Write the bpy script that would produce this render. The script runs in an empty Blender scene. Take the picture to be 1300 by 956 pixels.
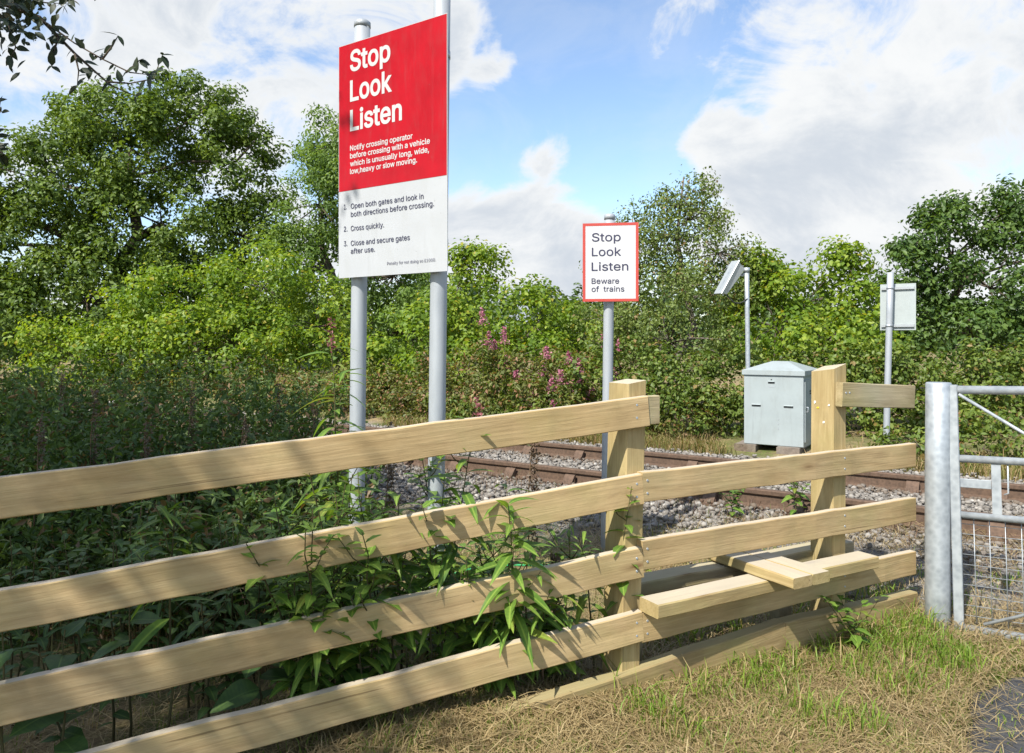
import bpy, math, random
import numpy as np
from mathutils import Vector, Matrix

# ------------------------------------------------------------------ camera, sky, sun, exposure
scene = bpy.context.scene
F, CX, CY, HC = 950.0, 650.0, 433.5, 1.55          # focal length in photo pixels, principal point, eye height
cam_data = bpy.data.cameras.new('camera')
cam_data.sensor_width = 36.0
cam_data.lens = 36.0 * F / 1300.0
cam_data.shift_y = -(478.0 - CY) / 1300.0
cam_data.clip_start, cam_data.clip_end = 0.05, 2000.0
cam = bpy.data.objects.new('camera', cam_data)
scene.collection.objects.link(cam)
cam.location = (0, 0, HC)
cam.rotation_euler = (math.radians(90), 0, 0)
scene.camera = cam

SUN_EL = math.radians(48.0)
SUN_AZ = math.radians(37.5)                         # left of straight behind the camera
SUN = Vector((-math.sin(SUN_AZ) * math.cos(SUN_EL), -math.cos(SUN_AZ) * math.cos(SUN_EL), math.sin(SUN_EL)))
sun_data = bpy.data.lights.new('sun', 'SUN')
sun_data.energy = 5.0
sun_data.angle = math.radians(0.5)
sun_data.color = (1.0, 0.955, 0.88)
sun = bpy.data.objects.new('sun', sun_data)
scene.collection.objects.link(sun)
sun.rotation_euler = SUN.to_track_quat('Z', 'Y').to_euler()
sun.location = (-10, -14, 18)

scene.view_settings.view_transform = 'Standard'
scene.view_settings.look = 'None'
scene.view_settings.gamma = 1.0
scene.view_settings.exposure = 0.70
scene.view_settings.use_curve_mapping = False
scene.cycles.use_denoising = True
scene.cycles.max_bounces = 6
scene.cycles.diffuse_bounces = 3
scene.cycles.transmission_bounces = 3
scene.cycles.caustics_reflective = False
scene.cycles.caustics_refractive = False


def pix_dir(px, py):
    return Vector(((px - CX) / F, 1.0, -(py - CY) / F)).normalized()


def build_world():
    w = bpy.data.worlds.new('World')
    scene.world = w
    w.use_nodes = True
    nt = w.node_tree
    N, L = nt.nodes, nt.links
    for n in list(N):
        N.remove(n)

    def nd(t, **k):
        n = N.new(t)
        for a, b in k.items():
            setattr(n, a, b)
        return n

    def val(x, node, i):
        if isinstance(x, (int, float)):
            node.inputs[i].default_value = x
        else:
            L.new(x, node.inputs[i])

    def m(op, a, b=None, c=None, clamp=False):
        n = nd('ShaderNodeMath', operation=op, use_clamp=clamp)
        val(a, n, 0)
        if b is not None:
            val(b, n, 1)
        if c is not None:
            val(c, n, 2)
        return n.outputs[0]

    def sstep(x, a, b):
        n = nd('ShaderNodeMapRange', interpolation_type='SMOOTHSTEP')
        L.new(x, n.inputs[0])
        n.inputs[1].default_value, n.inputs[2].default_value = a, b
        return n.outputs[0]

    out = nd('ShaderNodeOutputWorld')
    sky = nd('ShaderNodeTexSky', sky_type='NISHITA', sun_disc=False)
    sky.sun_elevation = SUN_EL
    sky.sun_rotation = math.atan2(SUN.x, SUN.y)
    sky.altitude, sky.air_density, sky.dust_density, sky.ozone_density = 50, 1.0, 0.9, 2.2
    bg_sky = nd('ShaderNodeBackground')
    bg_sky.inputs[1].default_value = 0.15
    L.new(sky.outputs[0], bg_sky.inputs[0])

    tc = nd('ShaderNodeTexCoord')
    mp = nd('ShaderNodeMapping')
    mp.inputs['Scale'].default_value = (1.0, 1.0, 1.55)
    mp.inputs['Location'].default_value = (3.1, 1.7, 0.4)
    L.new(tc.outputs['Generated'], mp.inputs[0])

    def noise(scale, detail, rough, dist=0.0, loc=None):
        n = nd('ShaderNodeTexNoise')
        n.inputs['Scale'].default_value = scale
        n.inputs['Detail'].default_value = detail
        n.inputs['Roughness'].default_value = rough
        n.inputs['Distortion'].default_value = dist
        if loc is None:
            L.new(mp.outputs[0], n.inputs['Vector'])
        else:
            mm = nd('ShaderNodeMapping')
            mm.inputs['Location'].default_value = loc
            L.new(mp.outputs[0], mm.inputs[0])
            L.new(mm.outputs[0], n.inputs['Vector'])
        return n.outputs['Fac']

    big = noise(2.3, 9, 0.56, 0.25)
    fine = noise(7.5, 9, 0.62, 0.5, (5, 2, 8))
    cov = m('ADD', m('SUBTRACT', m('MULTIPLY', fine, 0.75), 0.205), big)      # about 0.67 mean

    def blob(px, py, deg, amount):
        d = pix_dir(px, py)
        dp = nd('ShaderNodeVectorMath', operation='DOT_PRODUCT')
        L.new(tc.outputs['Generated'], dp.inputs[0])
        dp.inputs[1].default_value = d
        s = sstep(dp.outputs['Value'], math.cos(math.radians(deg)), math.cos(math.radians(deg * 0.15)))
        return m('MULTIPLY', s, amount)

    tot = cov
    for b in ((775, 110, 13, -0.30), (690, 50, 9, -0.16), (600, 190, 6, -0.20), (850, 215, 6, -0.20), (680, 310, 10, 0.34),
              (600, 85, 5, 0.22), (905, 190, 4, 0.34), (200, 90, 30, 0.17), (1100, 100, 20, 0.26), (690, 165, 4, 0.32), (640, 105, 3, 0.18), (1000, 280, 9, 0.12), (790, 40, 4, 0.10)):
        tot = m('ADD', tot, blob(*b))
    mask = m('MAXIMUM', sstep(tot, 0.67, 0.86), m('MULTIPLY', sstep(fine, 0.35, 0.7), 0.16))
    shade = noise(4.5, 8, 0.62, 0.4, (9, 4, 1))
    thick = sstep(tot, 0.76, 1.0)
    g = m('MULTIPLY', thick, sstep(shade, 0.32, 0.56))
    ramp = nd('ShaderNodeMix', data_type='RGBA')
    L.new(g, ramp.inputs[0])
    ramp.inputs[6].default_value = (0.585, 0.595, 0.60, 1)
    ramp.inputs[7].default_value = (0.41, 0.445, 0.49, 1)
    bg_cloud = nd('ShaderNodeBackground')
    L.new(ramp.outputs[2], bg_cloud.inputs[0])
    bg_cloud.inputs[1].default_value = 1.0
    mix = nd('ShaderNodeMixShader')
    L.new(mask, mix.inputs[0])
    L.new(bg_sky.outputs[0], mix.inputs[1])
    L.new(bg_cloud.outputs[0], mix.inputs[2])
    L.new(mix.outputs[0], out.inputs[0])


build_world()

# ------------------------------------------------------------------ helpers
COL = scene.collection
TD = Vector((-0.829, 0.559, 0.0)).normalized()      # along the railway, away to the left
TN = Vector((TD.y, -TD.x, 0.0))                     # across it, away from the camera
rng = np.random.default_rng(7)
random.seed(11)


def P(px, py, Y):
    return Vector(((px - CX) / F * Y, Y, HC - (py - CY) / F * Y))


def ss(a, b, x):
    t = np.clip((np.asarray(x, float) - a) / (b - a), 0, 1)
    return t * t * (3 - 2 * t)


def wob(x, y):
    return (np.sin(x * 1.7 + 0.6) * np.sin(y * 1.3 + 1.1) + 0.5 * np.sin(x * 3.9 + y * 2.7) + 0.35 * np.sin(x * 7.1 - y * 5.3 + 2)) / 1.85


def ground(x, y):
    x = np.asarray(x, float)
    y = np.asarray(y, float)
    n = TN.x * x + TN.y * y
    h = -0.06 + 0.155 * ss(4.6, 5.7, n) + 0.10 * ss(9.2, 10.4, n) + 0.5 * ss(11.5, 22, n) + 3.0 * ss(30, 160, n)
    h = h - 0.12 * ss(0.3, -2.5, x) * (1 - ss(4.2, 5.6, n))
    gate = np.exp(-(((x - 2.9) / 1.5) ** 2 + ((y - 3.8) / 1.2) ** 2))
    h = h - 0.095 * gate - 0.045 * ss(0.2, 1.0, x) * (1 - ss(3.6, 4.8, n))
    amp = 0.025 * (1 - ss(5.0, 5.6, n) * (1 - ss(9.4, 10.2, n)))
    road = ss(0.35, 0.0, road_dist(x, y))
    return h + amp * wob(x, y) * (1 - road)


ROAD = [(-0.6, -3.0), (0.55, 0.4), (1.25, 1.9), (1.80, 2.95), (2.00, 3.30), (2.22, 3.62), (2.48, 3.78), (3.05, 4.0), (4.3, 5.45),
        (4.75, 6.1), (8.2, 3.8), (6.6, 1.2), (5.4, -3.0)]


def road_dist(x, y):
    """0 inside the road outline, otherwise distance to it"""
    x = np.asarray(x, float)
    y = np.asarray(y, float)
    best = np.full(np.broadcast(x, y).shape, 1e9)
    inside = np.zeros(best.shape, bool)
    k = len(ROAD)
    for i in range(k):
        ax, ay = ROAD[i]
        bx, by = ROAD[(i + 1) % k]
        dx, dy = bx - ax, by - ay
        t = np.clip(((x - ax) * dx + (y - ay) * dy) / (dx * dx + dy * dy), 0, 1)
        best = np.minimum(best, np.hypot(x - ax - t * dx, y - ay - t * dy))
        cond = ((ay > y) != (by > y)) & (x < (bx - ax) * (y - ay) / ((by - ay) if by != ay else 1e-9) + ax)
        inside ^= cond
    return np.where(inside, 0.0, best)


def gz(x, y):
    return float(ground(x, y))


def mesh_np(name, verts, faces, tint=None, smooth=False):
    """verts (n,3), faces (m,k) of one size"""
    me = bpy.data.meshes.new(name)
    verts = np.ascontiguousarray(verts, dtype=np.float32)
    faces = np.ascontiguousarray(faces, dtype=np.int32)
    nf, k = faces.shape
    me.vertices.add(len(verts))
    me.vertices.foreach_set('co', verts.ravel())
    me.loops.add(nf * k)
    me.loops.foreach_set('vertex_index', faces.ravel())
    me.polygons.add(nf)
    me.polygons.foreach_set('loop_start', np.arange(0, nf * k, k, dtype=np.int32))
    if smooth:
        me.polygons.foreach_set('use_smooth', np.ones(nf, bool))
    if tint is not None:
        at = me.attributes.new('tint', 'FLOAT_COLOR', 'POINT')
        c = np.ones((len(verts), 4), np.float32)
        c[:, :tint.shape[1]] = tint
        at.data.foreach_set('color', c.ravel())
    me.update(calc_edges=True)
    return me


def tag(o, label=None, cat=None, group=None, kind=None):
    if label:
        o['label'] = label
    if cat:
        o['category'] = cat
    if group:
        o['group'] = group
    if kind:
        o['kind'] = kind
    return o


def link(name, me, mat=None, parent=None):
    o = bpy.data.objects.new(name, me)
    COL.objects.link(o)
    if mat is not None and me is not None:
        if not me.materials:
            me.materials.append(mat)
    if parent is not None:
        o.parent = parent
    return o


def thing(name, label, cat, loc=(0, 0, 0), group=None):
    o = bpy.data.objects.new(name, None)
    o.empty_display_size = 0.1
    COL.objects.link(o)
    o.location = loc
    return tag(o, label, cat, group)


class MB:
    """collects polygons of one mesh"""

    def __init__(self):
        self.v, self.f, self.sm = [], [], []

    def add(self, verts, faces, smooth=False):
        b = len(self.v)
        self.v += [tuple(x) for x in verts]
        self.f += [tuple(i + b for i in f) for f in faces]
        self.sm += [smooth] * len(faces)

    def box(self, lo, hi, M=None):
        c = [(x, y, z) for x in (lo[0], hi[0]) for y in (lo[1], hi[1]) for z in (lo[2], hi[2])]
        if M is not None:
            c = [M @ Vector(p) for p in c]
        self.add(c, [(0, 1, 3, 2), (4, 6, 7, 5), (0, 4, 5, 1), (2, 3, 7, 6), (0, 2, 6, 4), (1, 5, 7, 3)])

    def bevbox(self, lo, hi, b=0.004, M=None, segs=1, jit=0.0):
        """box along x with chamfered long edges, cut across in segs"""
        y0, y1, z0, z1 = lo[1], hi[1], lo[2], hi[2]
        prof = [(y0 + b, z0), (y1 - b, z0), (y1, z0 + b), (y1, z1 - b), (y1 - b, z1), (y0 + b, z1), (y0, z1 - b), (y0, z0 + b)]
        rows = []
        for i in range(segs + 1):
            t = i / segs
            x = lo[0] + (hi[0] - lo[0]) * t
            oy = random.uniform(-jit, jit) if 0 < i < segs else 0
            oz = random.uniform(-jit, jit) if 0 < i < segs else 0
            rows.append([(x, y + oy, z + oz) for y, z in prof])
        v = [p for r in rows for p in r]
        if M is not None:
            v = [M @ Vector(p) for p in v]
        f = [tuple(range(7, -1, -1)), tuple(range(segs * 8, segs * 8 + 8))]
        for i in range(segs):
            for k in range(8):
                f.append((i * 8 + k, i * 8 + (k + 1) % 8, i * 8 + 8 + (k + 1) % 8, i * 8 + 8 + k))
        self.add(v, f)

    def tube(self, pts, rad, seg=8, caps=True, smooth=True):
        pts = [Vector(p) for p in pts]
        n = len(pts)
        if not hasattr(rad, '__len__'):
            rad = [rad] * n
        up = Vector((0, 0, 1))
        t0 = (pts[1] - pts[0]).normalized()
        if abs(t0.dot(up)) > 0.9:
            up = Vector((1, 0, 0))
        v = []
        for i, p in enumerate(pts):
            t = (pts[min(i + 1, n - 1)] - pts[max(i - 1, 0)]).normalized()
            s = t.cross(up).normalized()
            q = s.cross(t)
            up = q
            for k in range(seg):
                a = 2 * math.pi * k / seg
                v.append(p + (s * math.cos(a) + q * math.sin(a)) * rad[i])
        f = []
        for i in range(n - 1):
            for k in range(seg):
                f.append((i * seg + k, i * seg + (k + 1) % seg, (i + 1) * seg + (k + 1) % seg, (i + 1) * seg + k))
        self.add(v, f, smooth)
        if caps:
            b = len(self.v) - len(v)
            self.f += [tuple(b + k for k in range(seg - 1, -1, -1)), tuple(b + (n - 1) * seg + k for k in range(seg))]
            self.sm += [False, False]

    def mesh(self, name):
        me = bpy.data.meshes.new(name)
        me.from_pydata(self.v, [], self.f)
        me.polygons.foreach_set('use_smooth', self.sm)
        me.update()
        return me

    def build(self, name, mat, parent=None):
        return link(name, self.mesh(name), mat, parent)


# ------------------------------------------------------------------ materials
class Mat:
    def __init__(self, name):
        self.m = bpy.data.materials.new(name)
        self.m.use_nodes = True
        self.N, self.L = self.m.node_tree.nodes, self.m.node_tree.links
        self.bsdf = self.N['Principled BSDF']
        self.out = self.N['Material Output']

    def nd(self, t, **k):
        n = self.N.new(t)
        for a, b in k.items():
            setattr(n, a, b)
        return n

    def set(self, **k):
        names = {'rough': 'Roughness', 'metal': 'Metallic', 'spec': 'Specular IOR Level', 'color': 'Base Color'}
        for a, b in k.items():
            i = self.bsdf.inputs[names[a]]
            if hasattr(b, 'is_linked'):
                self.L.new(b, i)
            else:
                i.default_value = (*b, 1) if isinstance(b, tuple) else b
        return self

    def coords(self, kind='Object', scale=(1, 1, 1), rot=(0, 0, 0)):
        tc = self.nd('ShaderNodeTexCoord')
        mp = self.nd('ShaderNodeMapping')
        mp.inputs['Scale'].default_value = scale
        mp.inputs['Rotation'].default_value = rot
        self.L.new(tc.outputs[kind], mp.inputs[0])
        return mp.outputs[0]

    def pos(self, scale=(1, 1, 1), rot=(0, 0, 0)):
        g = self.nd('ShaderNodeNewGeometry')
        mp = self.nd('ShaderNodeMapping')
        mp.inputs['Scale'].default_value = scale
        mp.inputs['Rotation'].default_value = rot
        self.L.new(g.outputs['Position'], mp.inputs[0])
        return mp.outputs[0]

    def noise(self, vec, scale, detail=4, rough=0.55, dist=0.0):
        n = self.nd('ShaderNodeTexNoise')
        self.L.new(vec, n.inputs['Vector'])
        for a, b in (('Scale', scale), ('Detail', detail), ('Roughness', rough), ('Distortion', dist)):
            n.inputs[a].default_value = b
        return n.outputs['Fac']

    def ramp(self, fac, stops):
        r = self.nd('ShaderNodeValToRGB')
        el = r.color_ramp.elements
        while len(el) < len(stops):
            el.new(0.5)
        for e, (p, c) in zip(el, stops):
            e.position = p
            e.color = (*c, 1) if len(c) == 3 else c
        self.L.new(fac, r.inputs[0])
        return r.outputs[0]

    def mix(self, fac, a, b, mode='MIX'):
        n = self.nd('ShaderNodeMix', data_type='RGBA', blend_type=mode)
        for x, i in ((fac, 0), (a, 6), (b, 7)):
            if hasattr(x, 'is_linked'):
                self.L.new(x, n.inputs[i])
            elif isinstance(x, tuple):
                n.inputs[i].default_value = (*x, 1)
            else:
                n.inputs[i].default_value = x
        return n.outputs[2]

    def math(self, op, a, b=0.0, clamp=False):
        n = self.nd('ShaderNodeMath', operation=op, use_clamp=clamp)
        for x, i in ((a, 0), (b, 1)):
            if hasattr(x, 'is_linked'):
                self.L.new(x, n.inputs[i])
            else:
                n.inputs[i].default_value = x
        return n.outputs[0]

    def bump(self, h, strength=0.3, dist=0.01):
        b = self.nd('ShaderNodeBump')
        b.inputs['Strength'].default_value = strength
        b.inputs['Distance'].default_value = dist
        self.L.new(h, b.inputs['Height'])
        self.L.new(b.outputs[0], self.bsdf.inputs['Normal'])
        return self

    def rand(self):
        return self.nd('ShaderNodeObjectInfo').outputs['Random']


def leaf_mat(name, dark, mid, light, trans=0.35, rough=0.5, odd=None, odd_amt=0.0, from_object=False, tcol=None, gain=None):
    gain = 1.12 if gain is None else gain
    dark, mid, light = (tuple(gain * x for x in q) for q in (dark, mid, light))
    m = Mat(name)
    if from_object:
        r = m.rand()
        c = m.ramp(r, [(0.0, dark), (0.45, mid), (0.90, light), (0.945, (light[0] * 1.5, light[1] * 1.05, light[2])), (1.0, (0.20, 0.13, 0.04))])
        n = m.noise(m.coords('Object'), 30, 3)
        c = m.mix(0.5, c, m.ramp(n, [(0.3, dark), (0.7, light)]))
        sxyz = m.nd('ShaderNodeSeparateXYZ')
        m.L.new(m.coords('Object'), sxyz.inputs[0])
        rib = m.math('ABSOLUTE', sxyz.outputs[0])
        vein = m.nd('ShaderNodeTexWave', wave_type='BANDS', bands_direction='Y')
        vein.inputs['Scale'].default_value = 28
        m.L.new(m.coords('Object', (0.6, 1, 0), (0, 0, 0.0)), vein.inputs['Vector'])
        c = m.mix(m.math('MULTIPLY', vein.outputs['Fac'], 0.22), c, dark)
        c = m.mix(m.ramp(rib, [(0.0, (0.75, 0.75, 0.75)), (0.0022, (0, 0, 0))]), c, tuple(1.3 * x for x in light))
    else:
        at = m.nd('ShaderNodeAttribute', attribute_name='tint')
        sp = m.nd('ShaderNodeSeparateColor')
        m.L.new(at.outputs['Color'], sp.inputs[0])
        f = m.math('MULTIPLY_ADD', sp.outputs[0], 0.55)
        f.node.inputs[2].default_value = 0.0
        f2 = m.math('MULTIPLY', sp.outputs[1], 0.45)
        f = m.math('ADD', f, f2)
        c = m.ramp(f, [(0.0, dark), (0.5, mid), (1.0, light)])
        if odd is not None:
            k = m.math('LESS_THAN', sp.outputs[2], odd_amt)
            c = m.mix(k, c, odd)
    m.set(color=c, rough=rough, spec=0.35)
    tr = m.nd('ShaderNodeBsdfTranslucent')
    tc = m.mix(1.0, c, tcol or (1.5, 1.45, 0.55), 'MULTIPLY')
    m.L.new(tc, tr.inputs[0])
    mx = m.nd('ShaderNodeMixShader')
    mx.inputs[0].default_value = trans
    m.L.new(m.bsdf.outputs[0], mx.inputs[1])
    m.L.new(tr.outputs[0], mx.inputs[2])
    m.L.new(mx.outputs[0], m.out.inputs[0])
    return m.m


def wood_mat(name, light, mid, dark, green=0.25, grey=0.0, bleach=(0.50, 0.465, 0.40)):
    m = Mat(name)
    co = m.coords('Object', (1, 1, 1))
    r = m.rand()
    off = m.nd('ShaderNodeVectorMath', operation='ADD')
    cmb = m.nd('ShaderNodeCombineXYZ')
    m.L.new(m.math('MULTIPLY', r, 37.0), cmb.inputs[0])
    m.L.new(m.math('MULTIPLY', r, 11.0), cmb.inputs[1])
    m.L.new(co, off.inputs[0])
    m.L.new(cmb.outputs[0], off.inputs[1])
    st = m.nd('ShaderNodeMapping')
    st.inputs['Scale'].default_value = (1.1, 14, 14)
    m.L.new(off.outputs[0], st.inputs[0])
    g1 = m.noise(st.outputs[0], 2.2, 6, 0.6, 0.8)
    st2 = m.nd('ShaderNodeMapping')
    st2.inputs['Scale'].default_value = (3, 120, 120)
    m.L.new(off.outputs[0], st2.inputs[0])
    g2 = m.noise(st2.outputs[0], 1.0, 3, 0.5, 0.3)
    blot = m.noise(off.outputs[0], 3.2, 5, 0.6)
    c = m.ramp(g1, [(0.28, dark), (0.5, mid), (0.72, light)])
    c = m.mix(m.math('MULTIPLY', m.ramp(g2, [(0.35, (1, 1, 1)), (0.6, (0, 0, 0))]), 0.28), c, dark)
    c = m.mix(m.ramp(blot, [(0.45, (0, 0, 0)), (0.75, (green, green, green))]), c, (0.26, 0.25, 0.09))
    if grey:
        c = m.mix(m.ramp(m.noise(off.outputs[0], 1.7, 5), [(0.35, (0, 0, 0)), (0.7, (grey, grey, grey))]), c, (0.42, 0.40, 0.36))
    # long drying splits and dirty stains
    s3 = m.nd('ShaderNodeMapping')
    s3.inputs['Scale'].default_value = (0.9, 60, 60)
    m.L.new(off.outputs[0], s3.inputs[0])
    cr = m.noise(s3.outputs[0], 1.0, 2, 0.4, 0.2)
    c = m.mix(m.ramp(cr, [(0.70, (0, 0, 0)), (0.745, (0.75, 0.75, 0.75))]), c, tuple(x * 0.45 for x in dark))
    s4 = m.nd('ShaderNodeMapping')
    s4.inputs['Scale'].default_value = (1.4, 3.5, 3.5)
    m.L.new(off.outputs[0], s4.inputs[0])
    stn = m.noise(s4.outputs[0], 1.3, 8, 0.68, 0.6)
    c = m.mix(m.ramp(stn, [(0.48, (0, 0, 0)), (0.70, (0.62, 0.62, 0.62))]), c, tuple(x * 0.60 for x in mid))
    c = m.mix(m.ramp(stn, [(0.26, (0.4, 0.4, 0.4)), (0.44, (0, 0, 0))]), c, tuple(min(1, x * 1.25) for x in light))
    # knots
    vk = m.nd('ShaderNodeMapping')
    vk.inputs['Scale'].default_value = (2.3, 9.0, 9.0)
    m.L.new(off.outputs[0], vk.inputs[0])
    vo = m.nd('ShaderNodeTexVoronoi')
    vo.inputs['Scale'].default_value = 0.8
    m.L.new(vk.outputs[0], vo.inputs['Vector'])
    c = m.mix(m.ramp(vo.outputs['Distance'], [(0.04, (0.8, 0.8, 0.8)), (0.09, (0.35, 0.35, 0.35)), (0.20, (0, 0, 0))]), c, (0.15, 0.085, 0.035))
    # rain-bleached upper faces
    ge = m.nd('ShaderNodeNewGeometry')
    sx = m.nd('ShaderNodeSeparateXYZ')
    m.L.new(ge.outputs['True Normal'], sx.inputs[0])
    c = m.mix(m.ramp(sx.outputs[2], [(0.85, (0, 0, 0)), (0.97, (0.55, 0.55, 0.55))]), c, bleach)
    m.set(color=c, rough=0.75, spec=0.25)
    m.bump(m.math('ADD', g1, m.math('MULTIPLY', g2, 0.6)), 0.35, 0.006)
    return m.m


def metal_mat(name, c1, c2, rough=0.45, metal=0.6, scale=18.0, streak=False):
    m = Mat(name)
    co = m.coords('Object', (1, 1, 0.25) if streak else (1, 1, 1))
    vo = m.nd('ShaderNodeTexVoronoi')
    vo.inputs['Scale'].default_value = scale * 2
    m.L.new(co, vo.inputs['Vector'])
    n = m.noise(co, scale * 0.6, 6, 0.65)
    f = m.math('ADD', m.math('MULTIPLY', n, 0.8), m.math('MULTIPLY', vo.outputs['Color'].node.outputs['Distance'], 0.35))
    c = m.ramp(f, [(0.3, c2), (0.72, c1)])
    m.set(color=c, rough=rough, metal=metal)
    m.bump(n, 0.08, 0.003)
    return m.m


def plain_mat(name, col, rough=0.6, metal=0.0, var=0.12, scale=6.0, dirt=None, spec=0.4):
    m = Mat(name)
    n = m.noise(m.coords('Object'), scale, 6, 0.62)
    lo = tuple(x * (1 - var) for x in col)
    hi = tuple(min(1.0, x * (1 + var * 0.5)) for x in col)
    c = m.ramp(n, [(0.3, lo), (0.7, hi)])
    if dirt:
        d = m.noise(m.coords('Object', (1, 1, 0.35)), scale * 2.1, 7, 0.7)
        c = m.mix(m.ramp(d, [(0.50, (0, 0, 0)), (0.70, (0.55, 0.55, 0.55))]), c, dirt)
        d2 = m.noise(m.coords('Object', (9, 9, 0.8)), 1.6, 6, 0.7)
        c = m.mix(m.ramp(d2, [(0.56, (0, 0, 0)), (0.72, (0.45, 0.45, 0.45))]), c, tuple(0.8 * x + 0.02 for x in dirt))
        d3 = m.noise(m.coords('Object'), 55, 2, 0.5)
        c = m.mix(m.ramp(d3, [(0.70, (0, 0, 0)), (0.76, (0.6, 0.6, 0.6))]), c, tuple(0.6 * x + 0.04 for x in dirt))
    m.set(color=c, rough=rough, metal=metal, spec=spec)
    return m.m


M = {}
M['rail_wood'] = wood_mat('softwood', (0.51, 0.375, 0.190), (0.425, 0.300, 0.142), (0.315, 0.212, 0.092), 0.45, 0.10)
M['post_wood'] = wood_mat('softwood_post', (0.45, 0.35, 0.18), (0.37, 0.28, 0.13), (0.28, 0.20, 0.088), 0.5)
M['old_wood'] = wood_mat('weathered_wood', (0.43, 0.35, 0.20), (0.34, 0.27, 0.14), (0.23, 0.17, 0.08), 0.8, 0.3, (0.42, 0.38, 0.27))
M['mossy_wood'] = wood_mat('mossy_wood', (0.37, 0.28, 0.14), (0.29, 0.21, 0.10), (0.20, 0.14, 0.06), 0.6, 0.0, (0.31, 0.27, 0.14))
M['dark_wood'] = wood_mat('old_sleeper', (0.20, 0.155, 0.115), (0.14, 0.105, 0.078), (0.075, 0.055, 0.04), 0.25, 0.4, (0.24, 0.21, 0.18))
M['galv'] = metal_mat('galvanised', (0.46, 0.495, 0.515), (0.28, 0.31, 0.335), 0.48, 0.5, 16)
M['pole'] = metal_mat('grey_pole', (0.37, 0.395, 0.415), (0.30, 0.325, 0.345), 0.5, 0.2, 14, True)
M['rust'] = metal_mat('rust', (0.135, 0.085, 0.055), (0.065, 0.042, 0.028), 0.85, 0.15, 20)
M['rust_bright'] = metal_mat('rust_bright', (0.33, 0.13, 0.055), (0.20, 0.075, 0.035), 0.85, 0.1, 20)
M['rail_top'] = metal_mat('rail_worn', (0.40, 0.33, 0.26), (0.26, 0.19, 0.14), 0.36, 0.7, 25)
M['red'] = plain_mat('sign_red', (0.37, 0.002, 0.010), 0.38, 0, 0.16, 7, (0.31, 0.022, 0.026))
M['white'] = plain_mat('sign_white', (0.40, 0.415, 0.43), 0.35, 0, 0.05, 5, (0.36, 0.37, 0.37))
M['bright_white'] = plain_mat('sign_bright_white', (0.54, 0.54, 0.545), 0.4, 0, 0.03, 5)
M['coral'] = plain_mat('sign_border', (0.45, 0.06, 0.045), 0.4, 0, 0.1, 9)
M['white_text'] = plain_mat('lettering_white', (0.48, 0.475, 0.47), 0.4, 0, 0.05, 9)
M['dark_text'] = plain_mat('lettering_navy', (0.035, 0.035, 0.075), 0.5, 0, 0.1, 9)
M['grey_text'] = plain_mat('lettering_grey', (0.10, 0.10, 0.14), 0.5, 0, 0.1, 9)
M['cabinet'] = plain_mat('cabinet_paint', (0.305, 0.345, 0.345), 0.42, 0, 0.08, 4, (0.25, 0.275, 0.265))
M['black'] = plain_mat('dark_opening', (0.03, 0.035, 0.035), 0.6)
M['aluminium'] = plain_mat('aluminium', (0.42, 0.45, 0.46), 0.4, 0.4, 0.08, 8)
M['sign_back'] = plain_mat('sign_back', (0.38, 0.42, 0.41), 0.45, 0.2, 0.08, 8)
M['cable'] = plain_mat('cable_black', (0.02, 0.02, 0.02), 0.5)
M['green_rope'] = plain_mat('green_rope', (0.03, 0.30, 0.10), 0.6)
M['paper'] = plain_mat('paper', (0.78, 0.77, 0.72), 0.7)
M['yellow'] = plain_mat('yellow_sticker', (0.75, 0.55, 0.04), 0.6)


def bark_mat(name, a, b):
    m = Mat(name)
    n = m.noise(m.coords('Object', (6, 6, 1.2)), 3, 7, 0.7)
    m.set(color=m.ramp(n, [(0.3, a), (0.7, b)]), rough=0.9, spec=0.2)
    m.bump(n, 0.6, 0.03)
    return m.m


M['bark'] = bark_mat('bark', (0.045, 0.035, 0.025), (0.13, 0.105, 0.08))
M['birch_bark'] = bark_mat('birch_bark', (0.07, 0.055, 0.045), (0.22, 0.19, 0.16))
M['stem'] = bark_mat('plant_stem', (0.05, 0.045, 0.022), (0.11, 0.10, 0.04))
M['stem_dry'] = bark_mat('dry_stem', (0.10, 0.06, 0.035), (0.22, 0.15, 0.09))

M['oak_leaf'] = leaf_mat('oak_leaf', (0.036, 0.068, 0.010), (0.090, 0.145, 0.022), (0.175, 0.235, 0.040), 0.36)
M['ash_leaf'] = leaf_mat('ash_leaf', (0.055, 0.10, 0.022), (0.110, 0.175, 0.038), (0.185, 0.255, 0.06), 0.42, gain=1.3)
M['hazel_leaf'] = leaf_mat('hazel_leaf', (0.050, 0.100, 0.010), (0.115, 0.180, 0.018), (0.225, 0.275, 0.030), 0.45, odd=(0.33, 0.30, 0.03), odd_amt=0.03, gain=1.38)
M['birch_leaf'] = leaf_mat('birch_leaf', (0.055, 0.088, 0.018), (0.105, 0.145, 0.032), (0.19, 0.225, 0.06), 0.33, odd=(0.22, 0.15, 0.06), odd_amt=0.04, gain=1.3)
M['dark_oak_leaf'] = leaf_mat('dark_oak_leaf', (0.024, 0.056, 0.011), (0.058, 0.108, 0.020), (0.120, 0.185, 0.036), 0.32)
M['bramble_leaf'] = leaf_mat('bramble_leaf', (0.040, 0.070, 0.012), (0.085, 0.125, 0.020), (0.16, 0.195, 0.035), 0.33, odd=(0.22, 0.16, 0.05), odd_amt=0.06, gain=1.35)
M['under_leaf'] = leaf_mat('undergrowth_leaf', (0.022, 0.042, 0.012), (0.050, 0.085, 0.020), (0.10, 0.14, 0.036), 0.3, odd=(0.17, 0.11, 0.05), odd_amt=0.10, gain=1.5)
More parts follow.
